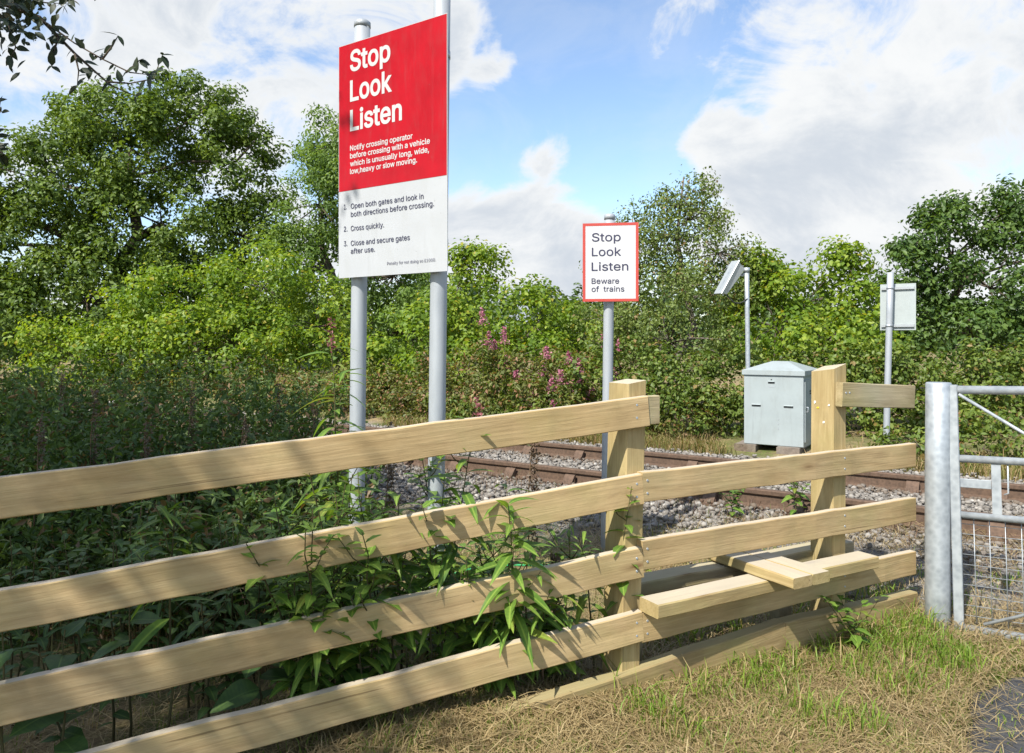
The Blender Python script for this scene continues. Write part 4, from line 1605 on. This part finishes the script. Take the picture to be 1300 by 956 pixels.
for i, (a0, a1, lb) in enumerate(((-4.2, -1.2, 'low bramble tangle along the far rail beyond the gate'), (-0.6, 1.5, 'low bramble tangle along the far rail between the cabinet and the reversed sign'), (3.7, 5.2, 'low bramble tangle along the far rail just left of the cabinet'),
                                  (5.2, 8.0, 'low bramble tangle along the far rail behind the small sign'), (8.0, 13.5, 'low bramble tangle along the far rail behind the big sign'))):
    lo = []
    for q, a in enumerate(np.arange(a0 + 0.3, a1, 0.62)):
        p = TN * (10.05 + 0.22 * math.sin(q * 2.3 + i)) + TD * float(a)
        k = 1 + 0.25 * math.sin(q * 1.7)
        p.z = gz(p.x, p.y) + 0.16
        lo.append((CX + p.x / p.y * F, CY - (p.z - HC) / p.y * F, p.y, 0.5 * F / p.y, 0.30 * k * F / p.y))
    c = lo[len(lo) // 2]
    tree('bramble_tangle', lb, 'bush', (c[0], c[2]), lo, M['bramble_leaf'] if i % 2 else M['mixed_leaf'], 0.07, 80 + i, trunk_r=0.012, per_m2=8, per_cluster=36, width=0.6, cl=(0.10, 0.22), inner=0.5, up=0.8, floor=0.04,
         twigs=12, sprigs=2, group='low tangles along the far rail')


def build_far_wood():
    r = np.random.default_rng(71)
    lobes = []
    for i in range(46):
        px = -350 + i * 46 + r.uniform(-15, 15)
        Y = r.uniform(38, 55)
        c = P(px, 425 + r.uniform(-10, 12), Y)
        lobes.append((tuple(c), (3.2, 3.0, r.uniform(2.4, 4.2) * 0.8)))
    o, _ = crown('far_wood', lobes, M['far_leaf'], 0.42, r, per_m2=0.5, per_cluster=26, cl=(0.6, 1.1), inner=0.6)
    tag(o, 'distant wood closing the gaps between the trees', 'wood', None, 'stuff')


build_far_wood()


# ------------------------------------------------------------------ the shading tree left of the frame, one branch reaching into view
def leaf_shape(name, length, width, mat, segs=5, curve=0.25, fold=0.14, serr=0.0, point=1.0):
    v, f = [], []
    for i in range(segs + 1):
        t = i / segs
        w = width * 0.5 * (math.sin(math.pi * t ** (0.75 if point else 1)) ** 0.85 if 0 < t < 1 else 0.02)
        if serr and 0 < i < segs:
            w *= 1 + serr * (1 if i % 2 else -1)
        z = -curve * length * t * t
        v += [(-w, t * length, z + fold * w), (0, t * length, z), (w, t * length, z + fold * w)]
    for i in range(segs):
        b = i * 3
        f += [(b, b + 1, b + 4, b + 3), (b + 1, b + 2, b + 5, b + 4)]
    me = bpy.data.meshes.new(name)
    me.from_pydata(v, [], f)
    me.polygons.foreach_set('use_smooth', [True] * len(f))
    me.materials.append(mat)
    me.update()
    return me


def orient(pos, direction, up, scale):
    y = Vector(direction).normalized()
    x = y.cross(Vector(up)).normalized()
    z = x.cross(y)
    Mx = Matrix((x, y, z)).transposed().to_4x4() @ Matrix.Scale(scale, 4)
    Mx.translation = pos
    return Mx


def build_shade_tree():
    r = np.random.default_rng(90)
    rr = random.Random(90)
    base = Vector((-7.2, 1.6, gz(-7.2, 1.6)))
    root = thing('overhanging_tree', 'tree whose branch of darkened leaves hangs into the sky above the oak', 'tree', base)
    lobes = [((-6.9, 2.2, 6.0), (2.3, 2.2, 2.0)), ((-6.0, 0.4, 5.2), (1.9, 1.7, 1.5)), ((-8.3, 3.9, 5.6), (2.0, 2.0, 1.9)), ((-5.7, 2.6, 4.7), (1.3, 1.2, 0.9)), ((-7.6, 5.2, 6.4), (1.6, 1.6, 1.5)),
             ((-4.75, -0.95, 5.5), (1.25, 1.1, 0.9)), ((-5.2, 2.7, 6.0), (1.2, 1.2, 1.0)), ((-4.5, 2.6, 5.6), (0.7, 0.7, 0.6)), ((-3.30, 1.72, 6.35), (0.24, 0.24, 0.42)), ((-6.5, -1.5, 5.6), (1.5, 1.5, 1.3)), ((-5.3, -0.7, 6.4), (1.1, 1.0, 0.8)), ((-4.6, -1.6, 6.3), (1.0, 1.0, 0.7))]
    crown('crown', lobes, M['dark_oak_leaf'], 0.12, r, per_m2=2.8, per_cluster=42, width=0.55, cl=(0.25, 0.5), inner=0.35, parent=root, base=base)
    tr = MB()
    pts = [Vector((0, 0, -0.2)), Vector((0.1, 0.1, 1.2)), Vector((0.15, 0.3, 2.6)), Vector((0.35, 0.5, 4.2)), Vector((0.5, 0.7, 5.6))]
    tr.tube(pts, [0.30, 0.23, 0.19, 0.14, 0.05], 12)
    tr.build('trunk', M['bark'], root)
    lm = MB()
    for c, _ in lobes:
        c = Vector(c) - base
        lm.tube([pts[2], pts[2].lerp(c, 0.5) + Vector((0, 0, 0.3)), c], [0.10, 0.07, 0.03], 7)
    lm.build('limbs', M['bark'], root)
    # the branch in view
    Y = 5.2
    bm = MB()
    start = Vector((-5.7, 2.6, 4.7))
    main = [start, P(-190, 10, 4.6), P(-60, -20, Y - 0.1), P(50, 22, Y), P(95, 68, Y + 0.05), P(140, 108, Y + 0.1), P(172, 122, Y + 0.1)]
    bm.tube([p - base for p in main], [0.035, 0.028, 0.022, 0.014, 0.009, 0.006, 0.003], 7)
    subs = [[P(60, 30, Y), P(95, 55, Y - .05), P(130, 75, Y - .1), P(165, 92, Y - .1), P(190, 95, Y - .1)],
            [P(-20, -5, Y), P(10, 30, Y - .1), P(20, 60, Y - .15), P(12, 78, Y - .15)],
            [P(-60, -20, Y), P(0, 5, Y + .1), P(40, 2, Y + .2), P(85, 5, Y + .25)],
            [P(135, 104, Y + .1), P(165, 106, Y + .1), P(195, 100, Y + .15), P(206, 70, Y + .15)],
            [P(95, 68, Y), P(100, 90, Y), P(98, 108, Y)],
            [P(130, 75, Y - .1), P(143, 58, Y - .1), P(150, 45, Y - .1)],
            [P(160, 92, Y - .1), P(178, 76, Y - .1)],
            [P(75, 46, Y), P(68, 66, Y), P(66, 84, Y)],
            [P(-60, -20, Y), P(-20, 40, Y - .2), P(-8, 130, Y - .1), P(-4, 190, Y)],
            [P(-8, 130, Y - .1), P(2, 142, Y - .1)], [P(-4, 190, Y), P(6, 196, Y)]]
    for s_ in subs:
        bm.tube([p - base for p in s_], [0.008] + [0.005] * (len(s_) - 2) + [0.002], 5)
    br = bm.build('branch', M['bark'], root)
    lf = [leaf_shape('leaf', 0.10, 0.046, M['silhouette_leaf'], 4, 0.15), leaf_shape('leaf', 0.085, 0.042, M['silhouette_leaf'], 4, 0.25)]
    spots = []
    for s_ in subs + [main[3:]]:
        for i in range(len(s_) - 1):
            k = max(2, int((s_[i + 1] - s_[i]).length / 0.045))
            for j in range(k):
                spots.append(s_[i].lerp(s_[i + 1], (j + rr.random()) / k))
        spots += [s_[-1]] * 3
    # dense dark clump in the corner
    for _ in range(330):
        px, py = rr.gauss(16, 34), rr.gauss(8, 26)
        spots.append(P(px, py, Y + rr.uniform(-.3, .4)))
    for p in spots:
        if rr.random() < 0.12:
            continue
        d = Vector((rr.uniform(-1, 1), rr.uniform(-.5, .5), rr.uniform(-.9, 0.9)))
        up = Vector((rr.uniform(-.6, .6), rr.uniform(-1.2, -.2), rr.uniform(0, 1)))
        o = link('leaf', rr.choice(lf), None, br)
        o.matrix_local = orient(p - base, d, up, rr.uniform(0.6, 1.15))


build_shade_tree()


# ------------------------------------------------------------------ plants
def spear_plant(name, label, cat, pos, h, mat, meshes, rr, n=24, bend=(0, 0), group=None, stem='stem', start=0.15, flower=False, spread=0.7, size=1.0, shoots=0):
    g = gz(pos[0], pos[1])
    base = Vector((pos[0], pos[1], g))
    root = thing(name, label, cat, base, group)
    pts = []
    for i in range(9):
        t = i / 8
        pts.append(Vector((bend[0] * t * t + rr.uniform(-.01, .01), bend[1] * t * t + rr.uniform(-.01, .01), h * t - (0.04 if i == 0 else 0))))
    sm = MB()
    sm.tube(pts, [0.006 - 0.004 * i / 8 for i in range(9)], 6)

    def at(t):
        k = min(7, int(t * 8))
        return pts[k].lerp(pts[k + 1], t * 8 - k)
    tips = []
    for _ in range(shoots):
        t = rr.uniform(0.45, 0.85)
        a = rr.uniform(0, 6.28)
        p0 = at(t)
        L = rr.uniform(0.12, 0.28)
        p1 = p0 + Vector((math.cos(a) * L * .6, math.sin(a) * L * .6, L * .7))
        sm.tube([p0, p0.lerp(p1, .5) + Vector((0, 0, -.02)), p1], [0.003, 0.0025, 0.0015], 5)
        tips += [(p0.lerp(p1, q), q) for q in (0.4, 0.6, 0.75, 0.9, 1.0)]
    sm.build('stem', M[stem], root)
    ga = rr.uniform(0, 6.28)
    for i in range(n):
        t = start + (1 - start) * (i + 0.5) / n
        p = at(min(t, 0.999))
        a = ga + i * 2.4
        el = 0.15 + 0.75 * max(0, t - 0.75) / 0.25 - 0.25 * rr.random()
        d = Vector((math.cos(a), math.sin(a), el))
        sc = size * (0.65 + 0.5 * math.sin(math.pi * min(1, t * 1.05) ** 1.2)) * rr.uniform(0.75, 1.15)
        o = link('leaf', rr.choice(meshes), mat, root)
        o.matrix_local = orient(p, d, Vector((rr.uniform(-.3, .3), rr.uniform(-.3, .3), 1)), sc)
    for p, q in tips:
        a = rr.uniform(0, 6.28)
        o = link('leaf', rr.choice(meshes), mat, root)
        o.matrix_local = orient(p, Vector((math.cos(a), math.sin(a), 0.3)), Vector((0, 0, 1)), size * rr.uniform(0.5, 0.8))
    if flower:
        r = np.random.default_rng(int(abs(pos[0]) * 1000))
        k = 60
        t = r.uniform(0, 1, k)
        c = np.array([tuple(pts[8])] * k) + np.stack([np.zeros(k), np.zeros(k), t * 0.14 - 0.03], -1) + r.normal(size=(k, 3)) * 0.008
        v, f, kk = leaf_geo(c, nrm(r.normal(size=(k, 3))), np.full(k, 0.018), 0.6, r)
        link('flower_spike', mesh_np('flower_spike', v, f, np.repeat(r.uniform(0, 1, (k, 3)), kk, 0)), M['dusky'], root)
    return root


LANCE = [leaf_shape('leaf', 0.14, 0.032, M['near_leaf'], 6, c, 0.3) for c in (0.25, 0.5, 0.8)]
BROAD = [leaf_shape('leaf', 0.10, 0.052, M['near_leaf'], 6, c, 0.25, 0.10) for c in (0.15, 0.4)]
DLANCE = [leaf_shape('leaf', 0.12, 0.028, M['shaded_leaf'], 5, c, 0.3) for c in (0.3, 0.6)]
DBROAD = [leaf_shape('leaf', 0.09, 0.05, M['shaded_leaf'], 5, c, 0.25, 0.10) for c in (0.15, 0.4)]
BIG = [leaf_shape('leaf', 0.15, 0.11, M['shaded_leaf'], 6, c, 0.2) for c in (0.2, 0.4)]


def build_near_plants():
    rr = random.Random(5)
    W = 'leafy weeds growing through the fence'
    # (px, Y, height, kind, bend) tall ones that can be told apart
    tall = [(430, 3.58, 1.64, 'L', (-.02, -.03), 44, True, 'tall willowherb with a pink tip growing beside the first big sign post'),
            (562, 3.38, 1.26, 'L', (.16, -.14), 30, True, 'willowherb leaning over the second rail below the big sign'),
            (508, 3.42, .98, 'L', (.03, -.28), 34, False, 'lush willowherb between the two big sign posts at the fence'),
            (655, 3.40, .95, 'L', (-.04, -.30), 40, False, 'lush willowherb growing through the rails in front of the track'),
            (785, 3.60, .98, 'B', (.04, -.16), 20, False, 'small weed leaning on the rail joint beside the middle fence post'),
            (215, 2.95, 1.14, 'L', (.02, 0), 12, False, 'single bright shoot poking above the top rail')]
    for (px, Y, h, k, bd, n, fl, lb) in tall:
        x = (px - CX) / F * Y
        spear_plant('willowherb_plant' if k == 'L' else 'weed_plant', lb, 'plant', (x, Y), h, None, LANCE if k == 'L' else BROAD, rr, n, bd, None, flower=fl, start=0.3, shoots=5 if k == 'L' else 3, size=1.35 if k == 'L' else 1.0)
    # leafy crowd right behind the left rails, in sun
    for i in range(62):
        px = rr.uniform(350, 760) if i % 3 else rr.uniform(375, 600)
        fy = P0.y + (px - 820) / 820 * 0.95
        Y = fy + rr.choice([rr.uniform(0.10, 0.35), rr.uniform(0.15, 0.95)])
        x = (px - CX) / F * Y
        h = rr.uniform(0.55, 1.15) * (1 if px < 580 else 0.64)
        kind = rr.choice([0, 1, 1])
        where = 'left of the first big sign post' if px < 440 else 'between the two big sign posts' if px < 548 else 'between the big sign and the middle fence post'
        lb = ('narrow' if kind == 0 else 'broad') + ' leaved green weed behind the rails, ' + where
        spear_plant('weed_plant', lb, 'plant', (x, Y), h, None, [LANCE, BROAD][kind], rr, rr.randint(18, 28),
                    (rr.uniform(-.12, .12), rr.uniform(-.40, .02)), W, start=0.12, shoots=rr.randint(1, 4), size=rr.uniform(.75, 1.2) if kind == 0 else rr.uniform(.7, 1.3))
    # shaded plants further left
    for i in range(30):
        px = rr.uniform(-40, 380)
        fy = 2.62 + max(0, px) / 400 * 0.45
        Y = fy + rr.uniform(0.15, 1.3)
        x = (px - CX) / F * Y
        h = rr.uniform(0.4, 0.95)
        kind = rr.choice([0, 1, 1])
        lb = 'darkened ' + ('narrow' if kind == 0 else 'broad') + ' leaved weed in the shade behind the left rails' + (', among the nearest growth' if Y - fy < .5 else ', deeper in')
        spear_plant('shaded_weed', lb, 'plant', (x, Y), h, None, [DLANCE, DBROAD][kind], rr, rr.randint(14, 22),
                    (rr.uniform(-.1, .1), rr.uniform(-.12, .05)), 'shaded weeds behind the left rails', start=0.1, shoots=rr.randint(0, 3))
    # broad leaves low in the shade
    for (px, py, Y) in ((5, 750, 2.62), (165, 700, 3.1), (610, 790, 3.55), (80, 800, 2.75), (330, 790, 3.1)):
        p = P(px, py, Y)
        spear_plant('broad_leaved_weed', 'low weed with broad round leaves behind the left rails', 'plant', (p.x, p.y), max(0.2, p.z - gz(p.x, p.y)), None, BIG, rr, 7, (0, 0), 'broad leaved weeds', start=0.3)
    # small weeds in front of the stile
    for (px, Y, h, lb) in ((1085, 4.02, .17, 'small bright leafed seedling at the foot of the stile'), (1010, 6.05, .40, 'small bush of bramble beside the near rail behind the far post'),
                           (930, 6.1, .22, 'low reddish weed beside the near rail behind the stile')):
        x = (px - CX) / F * Y
        spear_plant('small_weed', lb, 'plant', (x, Y), h, None, BROAD, rr, 16, (0, 0), None, start=0.1, shoots=7, size=0.9)
    # dry dock and nettle stems
    for (px, Y, h) in ((665, 3.55, 1.18), (690, 3.5, .62), (485, 4.4, 1.18), (40, 4.6, 1.25), (110, 5.4, 1.35), (175, 4.9, 1.2), (235, 6.2, 1.4), (300, 5.2, 1.2), (345, 6.6, 1.35), (390, 5.6, 1.2), (70, 6.8, 1.45)):
        x = (px - CX) / F * Y
        root = spear_plant('dry_stem_plant', 'brown dried flower stem standing ' + ('among the green weeds by the big sign' if px > 420 else 'in the shaded growth left of the big sign'), 'plant', (x, Y), h, None, BROAD, rr, 8, (.05, .02), 'dry stems', stem='stem_dry', start=0.1, size=.6)
        r = np.random.default_rng(int(px))
        k = 260
        c = np.stack([0.05 + r.normal(size=k) * .012, 0.02 + r.normal(size=k) * .012, h * (0.55 + 0.45 * r.uniform(0, 1, k))], -1)
        v, f, kk = leaf_geo(c, nrm(r.normal(size=(k, 3))), np.full(k, 0.022), 0.6, r)
        link('seed_head', mesh_np('seed_head', v, f, np.repeat(r.uniform(0, .6, (k, 3)), kk, 0)), M['rusty_seed'], root)


M['rusty_seed'] = leaf_mat('seed', (0.07, 0.045, 0.03), (0.13, 0.09, 0.06), (0.22, 0.16, 0.11), 0.2)
build_near_plants()


def build_willowherb():
    rr = random.Random(17)
    r = np.random.default_rng(17)
    spots = []
    for (px, py) in ((612, 392), (620, 420), (628, 432), (640, 415), (642, 450), (690, 462), (694, 440), (700, 478), (712, 470), (722, 447), (728, 482), (738, 470), (744, 487), (735, 455),
                     (752, 492), (765, 425), (778, 465), (690, 492), (702, 508), (676, 498), (785, 430), (655, 470)):
        spots.append((px, py, rr.uniform(10.9, 12.2) if px > 660 else rr.uniform(11.8, 13)))
    for (px, py, Y) in spots:
        top = P(px, py, Y)
        g = gz(top.x, top.y)
        base = Vector((top.x + rr.uniform(-.06, .06), top.y, g))
        root = thing('rosebay_plant', 'tall pink flowered willowherb beyond the track ' + ('near the small sign post' if px > 660 else 'in front of the hazel, apart from the others'), 'plant', base, 'pink willowherb beyond the track')
        tl = top - base
        sm = MB()
        sm.tube([Vector((0, 0, -.03)), tl * .5 + Vector((rr.uniform(-.03, .03), 0, 0)), tl], [0.007, 0.005, 0.003], 5)
        sm.build('stem', M['stem'], root)
        k = 75
        t = r.uniform(0.25, 0.86, k)
        a = r.uniform(0, 6.28, k)
        pos = np.array(tl)[None] * t[:, None]
        nn = nrm(np.stack([np.cos(a) * .5, np.sin(a) * .5, np.ones(k)], -1))
        v, f, kk = leaf_geo(pos, nn, r.uniform(.09, .15, k), 0.2, r, 0.1)
        link('foliage', mesh_np('foliage', v, f, np.repeat(r.uniform(0, 1, (k, 3)), kk, 0)), M['bramble_leaf'], root)
        k = 120
        L = rr.uniform(.14, .26)
        t = r.uniform(0, 1, k) ** 1.2
        pos = np.array(tl)[None] + np.stack([r.normal(size=k) * .045 * (1.1 - t), r.normal(size=k) * .045 * (1.1 - t), -L * (1 - t)], -1)
        v, f, kk = leaf_geo(pos, nrm(r.normal(size=(k, 3))), r.uniform(.025, .045, k), 0.8, r)
        link('flower_spike', mesh_np('flower_spike', v, f, np.repeat(r.uniform(0, 1, (k, 3)), kk, 0)), M['pink'], root)


build_willowherb()


def undergrowth():
    """shaded mass of nettles and rough growth left of the signs, between fence and track"""
    r = np.random.default_rng(33)
    C, S = [], []
    cnt = 2100
    px = r.uniform(-330, 470, cnt)
    Y = r.uniform(4.0, 11.5, cnt)
    x = (px - CX) / F * Y
    n = TN.x * x + TN.y * Y
    # clear of the line of the track and the ground in front of it
    keep = (n < 5.0) | ((n > 5.0) & (px < 420) & (n < 5.9) & (r.uniform(0, 1, cnt) < .55))
    keep &= ~((px > 445) & (Y > 5.0))
    x, Y, px = x[keep], Y[keep], px[keep]
    h = 0.50 + 0.55 * ss(4.2, 7.0, Y) * ss(465, 380, px) + np.abs(r.normal(size=len(x))) * .22 + 0.18 * wob(x * 1.4, Y * 1.4)
    h = h + np.where(r.uniform(0, 1, len(x)) < .09, r.uniform(.15, .45, len(x)), 0) - 0.12
    K = len(x)
    per = 62
    idx = np.repeat(np.arange(K), per)
    t = r.uniform(0.05, 1.0, len(idx)) ** 0.8
    lean = r.normal(size=(K, 2)) * 0.2
    sp_ = (0.02 + 0.07 * (1.05 - t))
    pos = np.stack([x[idx] + lean[idx, 0] * t ** 2 + r.normal(size=len(idx)) * sp_, Y[idx] + lean[idx, 1] * t ** 2 + r.normal(size=len(idx)) * sp_, ground(x, Y)[idx] + h[idx] * t], -1)
    nn = nrm(r.normal(size=(len(idx), 3)) * .75 + np.array([0, 0, .6]))
    v, f, kk = leaf_geo(pos, nn, r.uniform(.035, .10, len(idx)), 0.38, r, 0.35)
    tint = np.stack([r.uniform(0, 1, len(idx)), r.uniform(0, 1, K)[idx], r.uniform(0, 1, len(idx))], -1)
    o = link('undergrowth', mesh_np('undergrowth', v, f, np.repeat(tint, kk, 0)), M['under_leaf'])
    tag(o, 'shaded mass of nettles and rough growth left of the big sign', 'undergrowth', None, 'stuff')
    # rank grass and dead stalks standing in it
    q = r.integers(0, K, 9000)
    gx, gy = x[q] + r.normal(size=9000) * .15, Y[q] + r.normal(size=9000) * .15
    blades('rank_grass', gx, gy, r.uniform(.35, 1.15, 9000) * (0.6 + 0.5 * ss(4.2, 7.5, gy)), r.uniform(.003, .007, 9000), r, M['rank_grass'], 'long rank grass and dead stalks in the shaded growth', 'grass', 0.6, 0.6)


def blades(name, x, y, h, w, r, mat, label, cat, flat=0.35, droop=0.5, zoff=0.0, tint_hi=1.0):
    K = len(x)
    g = ground(x, y) + zoff
    a = r.uniform(0, 6.28, K)
    b = r.uniform(0, 6.28, K)
    lean = h * r.uniform(0.1, 1.0, K) * flat
    s = np.stack([np.cos(b), np.sin(b), np.zeros(K)], -1) * (w / 2)[:, None]
    p0 = np.stack([x, y, g - 0.01], -1)
    d = np.stack([np.cos(a), np.sin(a), np.zeros(K)], -1)
    p1 = p0 + d * (lean * .35)[:, None] + np.array([0, 0, 1]) * (h * .6)[:, None]
    p2 = p0 + d * (lean * 1.2)[:, None] + np.array([0, 0, 1]) * (h * (1 - droop * r.uniform(0, 1, K) * flat))[:, None]
    v = np.stack([p0 - s, p0 + s, p1 + s * .8, p1 - s * .8, p2], 1).reshape(-1, 3)
    i = (np.arange(K) * 5)[:, None]
    f = np.concatenate([i + np.array([0, 1, 2]), i + np.array([0, 2, 3]), i + np.array([3, 2, 4])], 0)
    tint = np.stack([r.uniform(0, tint_hi, K), r.uniform(0, tint_hi, K), r.uniform(0, 1, K)], -1)
    o = link(name, mesh_np(name, v, f, np.repeat(tint, 5, 0)), mat)
    return tag(o, label, cat, None, 'stuff')


def build_grass():
    r = np.random.default_rng(44)
    # verge in front of and around the fence, tufts and short turf
    def scatter(n, x0, x1, y0, y1):
        return r.uniform(x0, x1, n), r.uniform(y0, y1, n)
    x, y = scatter(120000, -2.4, 5.2, 1.6, 6.2)
    n = TN.x * x + TN.y * y
    fd = (x - P0.x) * NR.x + (y - P0.y) * NR.y          # in front of the fence when positive
    patch = 0.5 + 0.5 * wob(x * 1.3 + 4, y * 1.5)
    keep = (road_dist(x, y) > 0.03 * r.uniform(-1, 1, len(x))) & (n < 5.6)
    keep &= r.uniform(0, 1, len(x)) < np.where(x > 1.6, 0.42, 0.16) + 0.6 * patch ** 2 * ss(0.2, 1.3, x)
    x, y = x[keep], y[keep]
    x2, y2 = scatter(60000, -0.6, 3.2, 2.3, 4.3)
    k2 = (road_dist(x2, y2) > 0.0) & (r.uniform(0, 1, 60000) < 0.45 + 0.55 * (0.5 + 0.5 * wob(x2 * 1.9, y2 * 2.1)))
    x, y = np.concatenate([x, x2[k2]]), np.concatenate([y, y2[k2]])
    h = r.uniform(.02, .085, len(x)) * (0.6 + 1.2 * (0.5 + 0.5 * wob(x * 2.2, y * 2.4)))
    h = h * np.where((x > 2.42) & (y > 3.5), 0.45, 1.0)
    blades('grass', x, y, h, r.uniform(.003, .006, len(x)), r, M['grass'], 'short mixed grass on the verge around fence and gate', 'grass', 0.7)
    # tufts along the foot of the fence and the gate post
    tx, ty, th = [], [], []
    spots = [(1110, 4.15), (1130, 4.05), (1150, 4.1), (1090, 4.2), (965, 3.72), (955, 3.6), (985, 3.7), (1140, 4.3), (1165, 4.25), (1225, 4.15), (1250, 4.0), (1180, 3.85), (1190, 4.2), (1060, 4.4), (1000, 4.3), (930, 4.2), (870, 4.1), (1010, 3.85), (820, 3.3), (1040, 4.0), (1290, 4.05), (1215, 4.5), (1280, 4.7), (1120, 4.6), (1150, 4.9), (1235, 4.05), (1265, 4.1), (1200, 3.95), (1255, 3.9), (1295, 3.95), (1170, 4.0), (1220, 3.85), (1100, 3.9), (1075, 3.75), (900, 3.5), (1160, 3.7), (1130, 3.6), (860, 3.2), (1030, 3.3), (1100, 3.2)]
    for (px, Y) in spots:
        k = 95
        cx = (px - CX) / F * Y
        tx.append(cx + r.normal(size=k) * .075)
        ty.append(Y + r.normal(size=k) * .075)
        th.append(r.uniform(.10, .24, k))
    x, y, h = map(np.concatenate, (tx, ty, th))
    k2 = road_dist(x, y) > 0.02
    x, y, h = x[k2], y[k2], h[k2] * np.where(x[k2] > 2.42, 0.35, 0.9)
    blades('grass_tufts', x, y, h, r.uniform(.004, .008, len(x)), r, M['tuft'], 'long green grass tufts at the foot of fence and gate post', 'grass', 0.9, 0.8)
    # dry cut straw lying about
    x, y = scatter(44000, -2.4, 4.6, 1.8, 6.1)
    x2, y2 = scatter(52000, -0.8, 3.2, 2.3, 4.4)
    x, y = np.concatenate([x, x2]), np.concatenate([y, y2])
    fd = (x - P0.x) * NR.x + (y - P0.y) * NR.y
    patch = 0.5 + 0.5 * wob(x * 1.1 + 1, y * 1.2 + 3)
    rd = road_dist(x, y)
    keep = ((rd > 0.0) | (r.uniform(0, 1, len(x)) < 0.06)) & (r.uniform(0, 1, len(x)) < 0.25 + 0.75 * patch)
    x, y = x[keep], y[keep]
    L = r.uniform(.06, .24, len(x))
    a = r.uniform(0, 6.28, len(x))
    g0 = ground(x, y) + r.uniform(0.0, .05, len(x))
    x1, y1 = x + np.cos(a) * L, y + np.sin(a) * L
    g1 = ground(x1, y1) + r.uniform(0.0, .06, len(x))
    s = np.stack([-np.sin(a), np.cos(a), np.zeros(len(x))], -1) * r.uniform(.0008, .0022, len(x))[:, None]
    A, B = np.stack([x, y, g0], -1), np.stack([x1, y1, g1], -1)
    Mid = (A + B) / 2 + np.stack([np.zeros(len(x)), np.zeros(len(x)), r.uniform(0, .03, len(x))], -1)
    v = np.stack([A - s, A + s, Mid + s, Mid - s, B], 1).reshape(-1, 3)
    i = (np.arange(len(x)) * 5)[:, None]
    f = np.concatenate([i + np.array([0, 1, 2]), i + np.array([0, 2, 3]), i + np.array([3, 2, 4])], 0)
    tint = np.repeat(r.uniform(0, 1, (len(x), 3)), 5, 0)
    o = link('straw', mesh_np('straw', v, f, tint), M['straw'])
    tag(o, 'dry cut straw scattered on the verge under the fence', 'straw', None, 'stuff')
    # thin dead weeds along the near rail
    cnt = 15000
    a = r.uniform(-3.2, 7, cnt)
    n = N1 - 0.38 + r.normal(size=cnt) * .38
    keep = (0.5 + 0.5 * wob(a * 2.0 + 2, n * 3)) > r.uniform(0.15, 0.9, cnt)
    a, n = a[keep], n[keep]
    x, y = TN.x * n + TD.x * a, TN.y * n + TD.y * a
    blades('dead_weeds', x, y, r.uniform(.03, .20, len(x)) * (0.4 + 0.8 * (0.5 + 0.5 * wob(x * 2.5, y * 2.5))), r.uniform(.002, .005, len(x)), r, M['dead_weed'], 'thin brown dead weeds beside the near rail', 'weeds', 0.9, 0.6)
    # rough grass on the far bank, pale at its foot
    cnt = 26000
    a = r.uniform(-5, 9, cnt)
    n = 9.3 + np.abs(r.normal(size=cnt)) * 0.42
    x, y = TN.x * n + TD.x * a, TN.y * n + TD.y * a
    keep = (np.hypot(x - 3.55, y - 9.75) > 0.85) & (r.uniform(0, 1, cnt) < 0.35 + 0.65 * (0.5 + 0.5 * wob(x * 1.6, y * 1.6)))
    x, y = x[keep], y[keep]
    cnt = len(x)
    h = r.uniform(.06, .26, cnt)
    blades('bank_grass', x, y, h, r.uniform(.006, .012, cnt), r, M['bank_grass'], 'rough pale grass along the far edge of the track', 'grass', 0.8, 0.8)


undergrowth()
build_grass()
